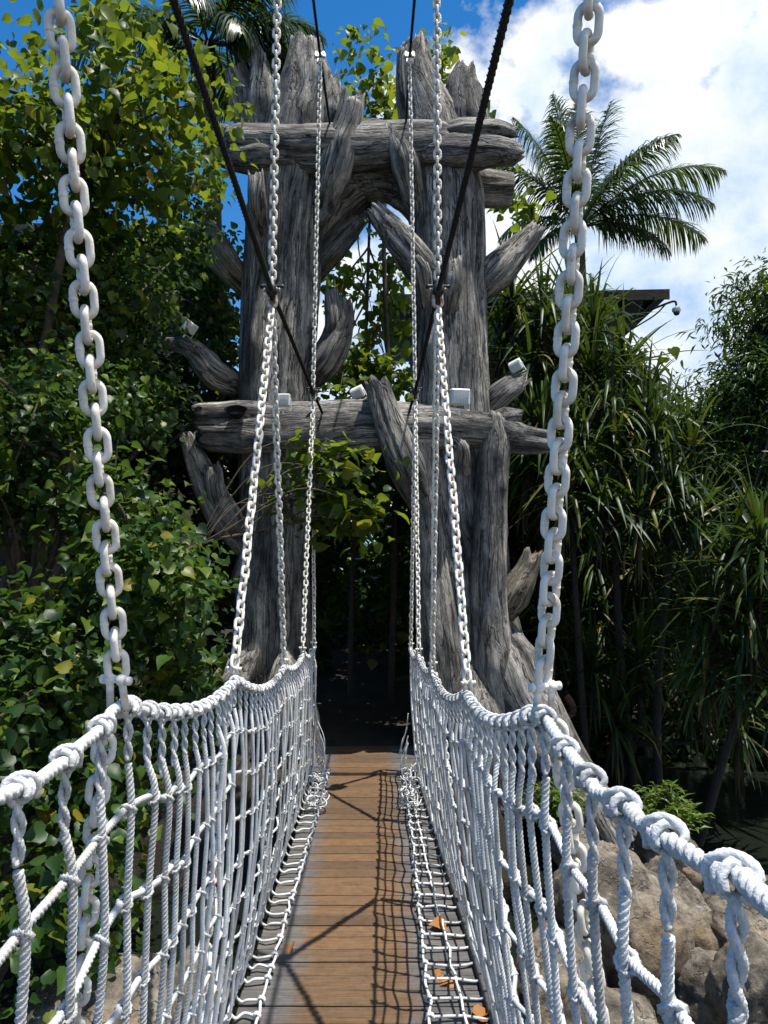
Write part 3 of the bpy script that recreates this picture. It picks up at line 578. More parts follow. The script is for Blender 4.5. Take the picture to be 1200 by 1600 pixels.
def crown_points(rs,blobs,n,per=9,sig=.15,shell=.45):
    w=np.array([b[6] if len(b)>6 else b[3]*b[4]*b[5] for b in blobs],float); w/=w.sum(); nc=max(1,n//per); bi=rs.choice(len(blobs),nc,p=w)
    B=np.array([b[:6] for b in blobs]); d=nrm(rs.normal(0,1,(nc,3))); r=(shell+(1-shell)*rs.uniform(0,1,nc)**.6)[:,None]
    c=B[bi,:3]+d*r*B[bi,3:6]; out=np.repeat(d,per,0); p=np.repeat(c,per,0)+rs.normal(0,sig,(nc*per,3))*np.array([1,1,.75]); return p,out,c
def blob(px,py,d,rx,ry,rd,w=None):
    c=P(px,py,d); b=[*c,rx*d/F,rd,ry*d/F]; return b+([w] if w else [])
def make_tree(name,label,cat,blobs,n,size,mat,trunk,seed,tmpl=HEART,width=1.0,per=9,sig=.15,shell=.45,up=.9,droop=.5,branches=26,group=None,jit=.5,trad=.06,bs=.33):
    rs=np.random.RandomState(seed); base=np.asarray(trunk[0],float); root=thing(name,label,cat,base,group)
    mb=MB(); tp=spline(trunk,8); tube(mb,tp,np.linspace(trad,trad*.45,len(tp)),10); tb=mb.build('trunk',M['twig'],root)
    p,out,c=crown_points(rs,blobs,n,per,sig,shell)
    low=np.where(c[:,2]<6.2)[0] if trunk[0][2]<1 else np.arange(len(c)); k=rs.choice(low,min(branches,len(low)),replace=False); mb=MB()
    for i in k:
        q=tp[rs.randint(int(len(tp)*bs),len(tp))]; e=c[i]; m_=(q+e)/2+np.array([rs.normal(0,.12),rs.normal(0,.12),.18+abs(rs.normal(0,.1))])*min(1,np.linalg.norm(e-q)); s=spline([q,m_,e],7); tube(mb,s,np.linspace(trad*.38,.005,len(s)),6)
    mb.build('branches',M['twig'],root)
    mb=MB(); nn=len(p); nor=np.array([[0,0,1.]])*up+out*.45+rs.normal(0,.55,(nn,3)); dr=out*.5+rs.normal(0,.7,(nn,3))+np.array([[0,0,-droop]])
    leaves(mb,p,nor,dr,size*np.clip(rs.lognormal(0,jit*.75,nn),.4,1.7),tmpl,width); mb.build('crown',M[mat],root,True)
    return root
g0=lambda x,y: np.array([x,y,float(ground_h(x,y))-.05])
make_tree('hibiscus_shrub','leafy green shrub lowest on the left, right behind the near left net','shrub',
    [blob(30,1050,4.3,150,150,.5),blob(230,930,4.7,110,100,.45),blob(290,1080,5.0,60,90,.35),blob(-120,1200,3.6,160,240,.5),blob(120,1230,4.2,130,110,.45),blob(60,1420,3.6,160,110,.4)],6800,.062,'leafshaded',[g0(-2.6,4.6),g0(-2.5,4.6)+[.1,0,1.0],P(120,1000,4.5)],31,up=.7,sig=.095,per=13,shell=.12)
make_tree('hibiscus_shrub','broad green shrub at mid height on the left, beside the lower log stubs','shrub',
    [blob(40,720,5.2,130,130,.55),blob(190,800,5.3,100,100,.5),blob(-150,700,4.6,140,220,.6),blob(290,900,5.8,60,60,.4),blob(130,620,5.8,120,80,.5)],6400,.060,'leafshaded',[g0(-3.2,5.3),g0(-3.0,5.3)+[.1,0,1.3],P(110,720,5.2)],32,sig=.10,per=13,shell=.12,up=.7)
make_tree('hibiscus_tree','shaded green tree behind the left chain, left of the left trunk','tree',
    [blob(60,470,6.6,130,110,.7),blob(200,470,7.0,90,100,.7),blob(270,390,7.6,60,70,.5),blob(-140,430,6.2,160,180,.7),blob(220,620,7.4,60,80,.5),blob(150,370,6.8,100,60,.5),blob(320,440,9.3,70,120,.4),blob(330,560,9.3,70,60,.4),blob(280,290,7.6,80,50,.4)],10500,.062,'leafshaded',[g0(-3.6,6.8),g0(-3.4,6.8)+[.2,0,2.2],P(150,480,6.9)],33,trad=.08,sig=.105,per=13,shell=.15,up=.65)
make_tree('hibiscus_tree','sunlit yellow-green tree crown at the top left against the blue sky','tree',
    [blob(70,215,6.0,110,85,.55),blob(215,150,6.2,115,90,.5),blob(280,265,6.2,60,60,.45),blob(110,95,6.3,80,45,.4),blob(330,150,6.4,50,50,.35),blob(-120,220,5.8,130,150,.6),blob(150,20,6.3,50,40,.4),blob(240,40,6.4,45,50,.35),blob(170,310,6.4,120,60,.5),[-2.3,4.3,6.75,1.5,1.2,.35,.24],[-2.9,2.9,6.6,1.3,.8,.35,.14]],4400,.082,'leaf',[g0(-3.4,6.2),g0(-3.2,6.2)+[.1,0,2.6],P(110,330,6.2),P(180,200,6.2)],34,bs=.7,shell=.2,sig=.15,trad=.055,branches=26,up=.55,per=7)  # last two blobs: overhead crown out of view, added to shade the left shrubs
make_tree('hibiscus_tree','dark tree standing deepest on the left, below the roof','tree',
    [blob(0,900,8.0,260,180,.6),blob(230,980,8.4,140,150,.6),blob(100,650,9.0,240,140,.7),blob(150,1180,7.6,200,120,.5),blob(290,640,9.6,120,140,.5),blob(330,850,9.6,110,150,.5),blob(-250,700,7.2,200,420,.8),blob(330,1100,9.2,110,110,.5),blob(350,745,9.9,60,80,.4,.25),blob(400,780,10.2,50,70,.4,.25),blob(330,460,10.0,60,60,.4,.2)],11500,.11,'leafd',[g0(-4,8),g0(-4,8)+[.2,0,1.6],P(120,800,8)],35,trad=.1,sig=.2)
make_tree('hibiscus_branch','leafy branch reaching in front of the left trunk below the lower cross log','branch',
    [blob(520,735,6.75,75,55,.22),blob(560,800,6.75,60,45,.2),blob(470,790,6.75,60,45,.2),blob(430,760,6.8,30,30,.12),blob(500,690,6.7,40,26,.15),blob(590,700,6.8,25,25,.12),blob(545,830,6.7,50,25,.15)],330,.105,'leaf',[P(150,960,5.6),P(290,860,6.2),P(400,830,6.55),P(520,806,6.7)],36,shell=.1,sig=.10,trad=.018,branches=24,per=6)
make_tree('hibiscus_tree','tree with sparse leaves behind the gateway, showing between its trunks','tree',
    [blob(555,575,10.8,75,50,.5),blob(600,480,11.0,40,60,.4),blob(535,430,10.8,25,50,.3),blob(620,590,10.6,50,40,.4),blob(560,340,10.8,60,25,.4),blob(520,640,10.5,70,40,.5),blob(615,400,11,25,40,.3)],1400,.11,'leaf',[g0(-.3,10.9),g0(-.3,10.9)+[.05,0,2.0],P(570,560,10.9),P(578,330,10.9)],37,bs=.55,shell=.1,trad=.045,branches=14,up=.5)
make_tree('hibiscus_tree','thin tree top rising above the upper cross log, between the trunk spikes','tree',
    [blob(550,70,10.6,32,42,.3),blob(590,130,10.6,40,45,.3),blob(620,180,10.6,60,35,.3),blob(690,110,10.4,25,70,.3),blob(745,210,10.4,25,55,.3),blob(560,190,10.6,40,40,.3),blob(780,290,10.2,45,30,.3),blob(820,320,10.2,30,20,.25)],800,.105,'leaf',[g0(.3,10.6),g0(.3,10.6)+[.05,0,3.0],P(600,400,10.6),P(610,180,10.6)],38,bs=.75,shell=.05,trad=.05,branches=40,per=5,sig=.13,up=.55)
make_tree('shade_tree','dark shade tree filling the passage beyond the gateway','tree',
    [blob(570,740,13.5,130,110,1.0),blob(470,860,13.0,70,160,.8),blob(650,900,12.6,60,180,.7),blob(570,900,14.5,110,80,.8),blob(760,800,12.8,90,200,.8),[.3,10.0,3.45,1.9,1.1,.40,3.2],[.3,12.0,3.5,2.2,1.4,.45,4],[2.2,11.6,3.4,1.4,1.6,.5,3]],17000,.13,'leafshaded',[g0(-.9,13.4),g0(-.9,13.4)+[.1,0,2.0],P(560,760,13.5)],39,trad=.05,sig=.2)  # last three blobs: hidden canopy added to darken the path below
make_tree('shade_tree','dark low tree at the end of the path, under the canopy','tree',
    [blob(540,1090,15.5,120,70,.7),blob(640,1090,13.2,60,90,.5),blob(455,1060,12.8,60,120,.6),blob(600,980,16,100,90,.6),blob(570,1130,13.4,120,45,.4)],7000,.11,'leafshaded',[g0(.8,14.6),g0(.8,14.6)+[0,0,.7],P(640,1050,14.4)],40,trad=.04,sig=.18)
make_tree('shade_tree','dark tree right of the path, behind the right trunk','tree',
    [blob(760,1020,11.2,80,110,.6),blob(690,1130,12.0,50,70,.5),blob(850,900,12.2,120,140,.7),blob(700,700,12.5,60,120,.6)],4500,.11,'leafd',[g0(1.6,12.6),g0(1.6,12.6)+[0,0,.9],P(750,900,12)],41,trad=.08,sig=.18)
make_tree('willow_tree','fine-leaved drooping tree at the right edge under white cloud','tree',
    [blob(1195,480,9.4,60,85,.5),blob(1130,630,9.2,60,60,.5),blob(1200,630,9.0,80,110,.7),blob(1120,740,9.2,80,70,.6),blob(1200,800,8.8,110,110,.7),blob(1290,560,9,120,200,.8),blob(1125,515,9.4,30,28,.3),blob(1090,670,9.4,45,35,.35)],30000,.12,'fine',[g0(5.6,9.4)+[0,0,0],g0(5.5,9.4)+[.05,0,1.4],P(1190,700,9.2),P(1200,520,9.3)],42,tmpl=LANCE,width=.21,droop=1.1,up=.5,sig=.12,per=18,trad=.09,branches=60,shell=.3)

# strap leaved plants
def strap(mb,rs,c,n,L,w,e0,e1,droop,flat=.0):
    az=rs.uniform(0,2*np.pi,n); el=np.radians(rs.uniform(e0,e1,n)); Ls=L*rs.uniform(.7,1.2,n); S=8; t=np.linspace(0,1,S)
    d=np.stack([np.cos(az)*np.cos(el),np.sin(az)*np.cos(el),np.sin(el)],1); pos=np.repeat((c+d*.04)[:,None],S,1); cur=d.copy(); dr=droop*rs.uniform(.5,1.5,n)
    kink=rs.uniform(.35,.9,n); kk=rs.uniform(0,1,n)<.4
    for s in range(1,S):
        cur=cur+np.array([0,0,-1])*(dr*(.6+1.2*t[s])/S)[:,None]+np.where(kk&(t[s]>kink)&(t[s-1]<=kink),1.1,0)[:,None]*np.array([0,0,-1.]); cur=nrm(cur); pos[:,s]=pos[:,s-1]+cur*(Ls/(S-1))[:,None]
    tg=nrm(np.gradient(pos,axis=1)); side=nrm(np.stack([-np.sin(az),np.cos(az),0*az],1)+rs.normal(0,.2,(n,3)))[:,None]; nn=np.cross(tg,np.broadcast_to(side,tg.shape))
    ww=(w*np.array([.7,1,1,.95,.85,.68,.42,.04]))[None,:,None]*rs.uniform(.8,1.2,n)[:,None,None]
    V=np.stack([pos+side*ww*.5+nn*ww*.18*-1,pos,pos-side*ww*.5-nn*ww*.18],2).reshape(n,-1,3)
    q=gridq(S,3,False); mb.add(V,(q[None]+(np.arange(n)*S*3)[:,None,None]).reshape(-1,4))
def pandanus(label,heads,foot,seed,L=.85,w=.045,n=46,trad=.030):
    rs=np.random.RandomState(seed); root=thing('screw_pine',label,'screw pine',foot,'strap-leaved screw pines on the right bank'); mb=MB(); mt=MB(); md=MB()
    hub=np.mean([P(*h) for h in heads],0)-np.array([0,0,.75]); foot=np.array([hub[0]+rs.uniform(-.45,.45),hub[1]+rs.uniform(-.1,.5),float(ground_h(hub[0],hub[1]))-.05]); root.location=foot; tube(mt,spline([foot,(foot+hub)/2+[rs.uniform(-.15,.15),0,0],hub],8),np.linspace(trad*2.0,trad*1.1,17),9); base_=foot+np.array([0,0,.35])
    for h in heads:
        c=P(*h); strap(mb,rs,c,n,L,w,-10,88,.75); strap(mb,rs,c-np.array([0,0,.10]),int(n*.45),L*.85,w*.9,-45,20,1.0); strap(md,rs,c-np.array([0,0,.14]),int(n*.35),L*.8,w*.8,-85,-45,.5)
        s=spline([hub,(hub*.5+c*.5)+np.array([rs.normal(0,.05),rs.normal(0,.05),-.12]),c-np.array([0,0,.12]),c],7); tube(mt,s,np.linspace(trad,trad*.7,len(s)),8)
    for k in range(5):
        a=k*1.26+.4; tube(mt,spline([base_+[0,0,.1],base_+[math.cos(a)*.2,math.sin(a)*.2,-.1],base_+[math.cos(a)*.38,math.sin(a)*.38,-.6]],5),.022,6)
    mb.build('leaf_crown',M['pand'],root); md.build('dead_leaves',M['skirt'],root); mt.build('trunk',M['stem'],root)
pandanus('screw pine with upright leaves beside the right trunk, under the palm',[(800,470,9.6),(850,500,9.4),(895,485,9.8),(830,570,9.3),(785,540,9.7),(880,560,9.2)],g0(2.3,9.9),51)
pandanus('screw pine with the highest leaf heads, left of the roof corner',[(925,515,9.3),(975,575,9.2),(925,580,9.0),(1010,640,9.0),(955,640,8.9)],g0(3.2,9.4),52)
pandanus('screw pine in the middle of the right bank, behind the right chain',[(850,680,8.9),(910,690,8.8),(965,710,8.7),(880,770,8.6),(940,790,8.5),(820,730,9.0)],g0(2.7,9.0),53)
pandanus('screw pine with long arching leaves, below the drooping tree',[(1020,680,8.7),(1050,760,8.5),(1000,800,8.4),(1080,700,8.8),(1090,810,8.3)],g0(3.9,8.8),54)
pandanus('screw pine with pale hanging leaves at the right edge',[(1140,880,7.6),(1190,850,7.4),(1170,960,7.4),(1230,930,7.2),(1110,960,7.8),(1160,1030,7.5),(1215,1070,7.2),(1105,1040,7.9)],g0(4.3,7.9),55,L=.8)
pandanus('dark screw pine farthest back on the right bank',[(840,850,10.6),(930,870,10.4),(1010,880,10.4),(1090,900,10.2),(880,920,10.8),(940,970,10.5),(1040,980,10.3),(980,660,10.6),(1040,680,10.8)],g0(3.6,11.2),56,L=1.1,w=.05)
pandanus('low screw pine in deep shade at the water edge on the right',[(860,985,9.4),(925,1050,9.2),(1000,1035,9.1),(1075,1090,8.9),(1150,1130,8.6),(960,1120,9.0)],g0(3.2,9.6),57,L=.8)
make_tree('shade_tree','dark thicket behind the screw pines on the right','tree',
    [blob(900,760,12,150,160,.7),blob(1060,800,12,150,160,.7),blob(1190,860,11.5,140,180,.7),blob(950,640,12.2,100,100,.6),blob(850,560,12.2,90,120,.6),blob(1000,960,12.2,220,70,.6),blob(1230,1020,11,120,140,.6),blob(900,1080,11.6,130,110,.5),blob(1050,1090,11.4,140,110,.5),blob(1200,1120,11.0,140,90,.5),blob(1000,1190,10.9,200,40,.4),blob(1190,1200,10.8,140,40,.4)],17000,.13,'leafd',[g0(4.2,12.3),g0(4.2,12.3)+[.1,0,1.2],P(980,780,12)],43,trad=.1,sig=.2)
# small bushes among the rocks
def small_bush(label,c,seed,r,n):
    rs=np.random.RandomState(seed); root=thing('rock_bush',label,'bush',c,'small bright bushes among the rocks'); mb=MB(); mt=MB()
    for k in range(n):
        a=rs.uniform(0,6.28); rr=r*rs.uniform(0,1)**.6; h=r*rs.uniform(.5,1.25)*(1.1-rr/r*.5); tip=c+np.array([math.cos(a)*rr,math.sin(a)*rr,h]); tube(mt,spline([c,(c+tip)/2+[0,0,.03],tip],4),.004,5)
        m_=10; p=np.repeat((c+(tip-c)*.5)[None],m_,0)+np.outer(np.linspace(0,1,m_),(tip-c)*.5); az=rs.uniform(0,6.28,m_); dr=np.stack([np.cos(az),np.sin(az),np.full(m_,.5)],1)
        leaves(mb,p,np.stack([-np.cos(az)*.3,-np.sin(az)*.3,np.ones(m_)],1)+rs.normal(0,.2,(m_,3)),dr,.10*rs.uniform(.7,1.2,m_),LANCE,.24)
    mb.build('leaves',M['bush'],root); mt.build('stems',M['twig'],root)
small_bush('bright green bush on the boulder at the right, above the rail',P(1040,1300,6.35),61,.36,90)
small_bush('bright green bush just behind the right net and the near chain',P(868,1290,6.6),62,.34,70)

# palms
def palm(label,c,foot,seed,fronds,L=2.2,leaf=.55,dens=46):
    rs=np.random.RandomState(seed); c=np.asarray(c,float); root=thing('coconut_palm',label,'palm',foot,'coconut palms beyond the gateway'); mb=MB()
    s=spline([np.asarray(foot,float),(np.asarray(foot)+c)/2+np.array([.15,0,0]),c],10); tube(mb,s,np.linspace(.14,.09,len(s)),12); mb.build('trunk',M['twig'],root)
    for az,el,ls,dr in fronds:
        az=math.radians(az); el=math.radians(el); S=22; d=np.array([math.cos(az)*math.cos(el),math.sin(az)*math.cos(el),math.sin(el)]); p=[c.copy()]; cur=d
        for k in range(S-1): cur=nrm((cur+np.array([0,0,-dr*(.4+1.3*k/S)/S]))[None])[0]; p.append(p[-1]+cur*L*ls/S)
        p=np.array(p); mf=MB(); tube(mf,p,np.linspace(.022,.005,S),6); tg,_,_=frames(p)
        u=np.linspace(.16,.995,dens); ii=u*(S-1); pos=np.stack([np.interp(ii,np.arange(S),p[:,k]) for k in range(3)],1); tt=nrm(np.stack([np.interp(ii,np.arange(S),tg[:,k]) for k in range(3)],1))
        sd=nrm(np.cross(tt,[0,0,1.])); upv=np.cross(sd,tt)
        for sg in(-1,1):
            dd=nrm(sd*sg*.85+tt*(.45+.5*u[:,None])+upv*.12+rs.normal(0,.11,(dens,3))); ln=leaf*ls*(np.sin(np.clip(u*1.05,0,1)*math.pi)**.5*.9+.18)*rs.uniform(.85,1.12,dens)
            K=5; cu=dd.copy(); q=[pos]; 
            for k in range(1,K): cu=nrm(cu+np.array([0,0,-.24-.10*k])*rs.uniform(.6,1.3,(dens,1))); q.append(q[-1]+cu*(ln/(K-1))[:,None])
            q=np.stack(q,1); wv=(np.array([.010,.0135,.012,.008,.001]))[None,:,None]; sv=nrm(np.cross(dd,upv))[:,None]
            V=np.stack([q+sv*wv,q-sv*wv],2).reshape(dens,-1,3); qq=gridq(K,2,False); mf.add(V,(qq[None]+(np.arange(dens)*K*2)[:,None,None]).reshape(-1,4))
        mf.build('frond',M['palm'],root)
palm('coconut palm with open crown against the clouds on the right',P(905,356,13.5),g0(3.9,13.8),71,
    [(80,82,1.0,.5),(160,70,1.0,.8),(25,60,1.05,.9),(-8,44,1.10,1.25),(8,24,1.02,1.2),(180,55,.85,1.2),(-20,8,.7,1.5),(235,62,.8,1.2),(320,55,.85,1.3),(70,46,.9,1.2),(195,20,.7,1.6),(340,34,.95,1.5),(190,80,.95,.5),(215,-5,.6,1.5),(20,78,1.0,.7)],L=2.7,leaf=.80,dens=96)
palm('coconut palm mostly hidden behind the sunlit tree at the top left',P(325,70,9.3),g0(-2.2,9.6),72,
    [(10,40,.9,1.5),(-15,20,.9,1.5),(0,62,.9,1.2),(30,30,.9,1.6),(-40,42,.9,1.5),(180,40,1,1.5),(200,15,1,1.6),(150,20,1,1.6),(-60,10,.8,1.7),(-90,20,.8,1.6),(90,30,.9,1.5),(230,10,.9,1.6),(-25,-10,.9,1.6),(5,5,1,1.3)],L=1.9,leaf=.7,dens=80)

# far wood closing the view
rs=np.random.RandomState(81); mb=MB(); n=26000
bl=[]
for k in range(40):
    a=math.radians(-52+104*k/39); R0=rs.uniform(20,27); bl.append([R0*math.sin(a),R0*math.cos(a),rs.uniform(.8,2.4),2.2,1.8,2.2])
bl=[b_ for b_ in bl if not (-2.4<b_[0]<.2 and b_[1]<32)]
p,out,c=crown_points(rs,bl,n,12,.4,.3); leaves(mb,p,np.array([[0,0,.8]])+out*.5+rs.normal(0,.5,p.shape),rs.normal(0,1,p.shape)-np.array([[0,0,.4]]),.32*rs.uniform(.7,1.3,len(p)),HEART)
tag(mb.build('far_wood',M['leafd']),'far dark wood closing the view behind the gateway','wood',kind='stuff')

# fence beyond the passage
fr=thing('mesh_fence','pale mesh fence beyond the shady passage','fence',(-.6,18.5,0)); mb=MB()
for x in np.arange(-2.2,1.3,.07): tube(mb,np.array([[x,18.5,0],[x,18.5,1.3]]),.008,5)
for z in np.arange(.1,1.3,.1): tube(mb,np.array([[-2.2,18.49,z],[1.25,18.49,z]]),.007,5)
mb.build('mesh',M['dark'],fr); 
for x in(-2.25,-.5,1.3):
    mb=MB(); tube(mb,np.array([[x,18.55,0],[x,18.55,1.4]]),.03,8); mb.build('post',M['dark'],fr)

# ------------------------------------------------------------------ huts and the surveillance camera
def hut(label,c,w,dpt,eave,over,rise,yaw):
    c=np.asarray(c,float); root=thing('hut',label,'hut',(c[0],c[1],0),'huts behind the trees'); R=euler(0,0,yaw)
    def L2(p): return R@np.array(p,float)+np.array([c[0],c[1],0])
    mb=MB(); box(mb,L2((0,0,eave/2)),(w,dpt,eave),R); mb.build('wall',M['wall'],root,False)
    mb=MB(); W=w/2+over; D=dpt/2+over
    V=[L2(p) for p in [(-W,-D,eave),(W,-D,eave),(W,D,eave),(-W,D,eave),(-W,-D,eave+.10),(W,-D,eave+.10),(W,D,eave+.10),(-W,D,eave+.10),(-W*.35,0,eave+rise),(W*.35,0,eave+rise)]]
    mb.add(V,[[0,3,2,1],[0,1,5,4],[1,2,6,5],[2,3,7,6],[3,0,4,7],[4,5,9,8],[6,7,8,9]],[[5,6,9],[7,4,8]]); rf=mb.build('roof',M['roof'],root,False)
    mb=MB()
    for k in range(-5,6): box(mb,L2((k*W/5.5,-D+.35,eave-.05)),(.06,.8,.09),R)
    box(mb,L2((0,-D-.012,eave+.03)),(2*W+.03,.025,.20),R); mb.build('fascia',M['roof'],rf,False)
    return root
hut('dark low-roofed hut between the palm and the fine-leaved tree on the right',(3.15,17.2,0),4.4,4.0,CZ+(HY-468)*14.6/F,.65,.85,-.06)
hut('dark roofed hut mostly hidden behind the left trees',(-6.2,13.6,0),5.4,4.0,CZ+(HY-352)*10.6/F-.0,.8,.9,.05)
c=P(1057,484,14.2); cam_t=thing('security_camera','small round surveillance camera on a bracket at the right roof corner','camera',c,)
mb=MB(); u=np.linspace(-math.pi/2,math.pi/2,9); tube(mb,np.stack([0*u+c[0],0*u+c[1],c[2]+.075*np.sin(u)],1),np.maximum(.085*np.cos(u),.004),14,ref=(1,0,0)); mb.build('housing',M['white'],cam_t)
mb=MB(); q=c+np.array([0,0,-.06]); tube(mb,np.stack([0*u+q[0],0*u+q[1]-.01,q[2]+.055*np.sin(u)],1),np.maximum(.06*np.cos(u),.004),12,ref=(1,0,0)); mb.build('lens_dome',M['dark'],cam_t)
mb=MB(); tube(mb,spline([c+[0,0,.07],c+[-.03,0,.16],c+[-.16,.05,.14],c+[-.45,.3,.06]],6),.022,8); tube(mb,spline([c+[-.18,.06,.13],c+[-.35,.2,-.05],c+[-.7,.5,-.25]],6),.016,8); mb.build('bracket',M['dark'],cam_t)

# ------------------------------------------------------------------ rocks
def rock(label,c,s,seed,rz=0.,flat=.5,mat='rock'):
    import bmesh
    bm=bmesh.new(); bmesh.ops.create_icosphere(bm,subdivisions=5,radius=1); V=np.array([v.co for v in bm.verts]); T=np.array([[v.index for v in f.verts] for f in bm.faces]); bm.free()
    rs=np.random.RandomState(seed); n=nrm(V); r=np.ones(len(V))
    for k in range(22):
        d=nrm(rs.normal(0,1,(1,3)))[0]; h=rs.uniform(.62,.95); dt=n@d; r=np.where(dt>.05,np.minimum(r,h/np.maximum(dt,.05)+.006),r)
    of=rs.uniform(0,50,3); r=r*(1+np.array([mnoise.fractal(Vector(v*1.7+of),1,2,5)*.09-abs(mnoise.noise(Vector(v*2.6+of)))**.5*.05+mnoise.fractal(Vector(v*7+of),.8,2,4)*.030 for v in n]))
    V=n*r[:,None]*np.asarray(s); V=V@euler(rs.normal(0,.2),rs.normal(0,.2),rz).T+np.asarray(c)
    mb=MB(); mb.add(V,None,T); o=mb.build('boulder',M[mat]); me=o.data
    cc=np.asarray(c,float); o.location=cc; me.transform(__import__('mathutils').Matrix.Translation(-Vector(cc)))
    return tag(o,label,'rock','boulders in the stream bed')
rock('large brown boulder with ochre face behind the near right net',P(960,1430,4.9),(.50,.50,.60),1,.4)
rock('pale flat-topped boulder left of the ochre boulder on the right',P(868,1540,4.5),(.36,.40,.34),2,1.0)
rock('rounded boulder carrying the bright bush on the right',P(1035,1330,6.6)+[0,0,-.1],(.36,.40,.50),3,.2)
rock('tall brown boulder between the ochre boulder and the rounded one',P(1045,1440,5.4),(.24,.4,.62),4,.9)
rock('grey boulder at the bottom right corner',P(1180,1540,4.2),(.24,.30,.30),5,.3)
rock('dark grey boulder beside the bottom right corner',P(1105,1540,4.5)+[0,0,-.05],(.20,.26,.30),6,1.2)
rock('low brown boulder at the right edge below the rail',P(1150,1440,5.3)+[0,0,-.05],(.34,.36,.22),7,.6)
rock('grey slab at the bottom, right of the net foot',P(945,1620,4.0),(.36,.36,.26),8,.1)
rock('small stone behind the right net, under the bush',P(900,1330,5.8),(.20,.22,.22),9,.1)
rock('dark boulder under the left net at the bottom',P(180,1560,3.6)+[0,0,-.1],(.42,.5,.42),10,.7)
rock('flat grey boulder under the left net nearest the deck',P(300,1540,4.2)+[0,0,-.15],(.34,.4,.36),11,.2)
rock('dark boulder half in the water at the right edge',P(1190,1380,6.4)+[0,0,-.2],(.5,.4,.36),12,.5)
rock('small stone beside the right root of the gateway',P(985,1385,6.0),(.22,.25,.26),13,.5)
for k,(px,py,d,s) in enumerate([(1120,1600,4.6,.12),(1020,1590,4.4,.10),(1100,1520,5.2,.13),(1060,1600,3.9,.10)]):
    o=rock(['small pebble stone lying right of the dark grey boulder','small stone at the foot of the ochre boulder','small stone below the low brown boulder','small stone nearest the viewer among the right boulders'][k],P(px,py,d)+[0,0,-.1],(s,s*.9,s*.7),20+k)

# ------------------------------------------------------------------ dry leaves on the deck
def dryleaf(label,x,y,n,seed):
    rs=np.random.RandomState(seed); root=thing('dry_leaf',label,'leaf',(x,y,.0),'dry orange leaves on the deck'); mb=MB()
    p=np.array([x,y,.012])+rs.normal(0,1,(n,3))*np.array([.028,.04,.004]); leaves(mb,p,np.array([[0,0,1.]])+rs.normal(0,.35,(n,3)),rs.normal(0,1,(n,3)),.10*rs.uniform(.7,1.1,n),HEART,1.1); mb.build('blade',M['dry'],root)
dryleaf('curled orange leaf litter caught in the right net foot, middle',.42,4.55,2,1); dryleaf('orange leaf litter caught in the right net foot, nearest',.40,4.05,3,2); dryleaf('dry orange leaf by the left edge rope',-.52,4.3,1,3); dryleaf('orange litter at the bottom, beside the right kerb board',.55,3.66,3,4)

# ------------------------------------------------------------------ person half hidden behind the right root
def skin_obj(name,pts,edges_,rad,mat,parent,sub=2):
    me=bpy.data.meshes.new(name); org=Vector(parent.location); me.from_pydata([tuple(Vector(p)-org) for p in pts],edges_,[]); o=bpy.data.objects.new(name,me); C.objects.link(o); o.parent=parent; me.materials.append(M[mat])
    sk=o.modifiers.new('skin','SKIN'); sk.use_smooth_shade=True
    for v,r in zip(me.skin_vertices[0].data,rad): v.radius=(r,r) if not isinstance(r,tuple) else r
    me.skin_vertices[0].data[0].use_root=True
    s=o.modifiers.new('sub','SUBSURF'); s.levels=sub; s.render_levels=sub; return o
pb=np.array([2.27,9.35,-.93])
per=thing('person','person in dark clothes, mostly hidden behind the right root, bare arm with hand on hip','person',pb)
def q(x,y,z): return tuple(pb+np.array([x,y,z])*.96)
pts=[q(0,0,.95),q(0,0,1.15),q(0,-.01,1.38),q(0,-.01,1.50),q(0,-.02,1.62),q(0,-.03,1.72), q(.17,0,1.42),q(.33,.04,1.20),q(.34,.03,1.10),q(.20,-.05,1.02), q(-.17,0,1.42),q(-.24,.02,1.14),q(-.23,-.08,.90),
     q(.10,0,.90),q(.11,-.02,.50),q(.11,.02,.10),q(.12,-.12,.04), q(-.10,0,.90),q(-.11,0,.50),q(-.12,.03,.10),q(-.13,-.11,.04)]
ed=[(0,1),(1,2),(2,3),(3,4),(4,5),(2,6),(6,7),(7,8),(8,9),(2,10),(10,11),(11,12),(0,13),(13,14),(14,15),(15,16),(0,17),(17,18),(18,19),(19,20)]
skin_obj('body',pts,ed,[.125,.115,.14,.055,.085,.075,.06,.045,.042,.032,.06,.042,.03,.085,.06,.04,.038,.085,.06,.04,.038],'skin',per)
def fingers(base,dirv,sidev):
    base=np.array(base); dirv=nrm(np.array(dirv,float)[None])[0]; sidev=nrm(np.array(sidev,float)[None])[0]; pp=[tuple(base),tuple(base+dirv*.05)]; ee=[(0,1)]; rr=[(.03,.018),(.034,.014)]
    for k,l in enumerate((.062,.072,.067,.052)):
        a=base+dirv*.085+sidev*(k-1.5)*.019; i=len(pp); dn=np.array([0,-.25,-.35]); pp+= [tuple(a),tuple(a+dirv*l*.5+dn*.02),tuple(a+dirv*l+dn*.06)]; ee+=[(1,i),(i,i+1),(i+1,i+2)]; rr+=[.009,.0085,.0075]
    a=base+sidev*.035+dirv*.02; i=len(pp); pp+=[tuple(a),tuple(a+sidev*.03+dirv*.03)]; ee+=[(0,i),(i,i+1)]; rr+=[.011,.009]; return pp,ee,rr
for bs,dv,sv in((q(.20,-.05,1.02),(-.7,-.5,-.3),(0,.4,1)),(q(-.23,-.08,.90),(0,-.2,-1),(0,-1,.1))):
    skin_obj('hand',*fingers(bs,dv,sv),'skin',per,1)
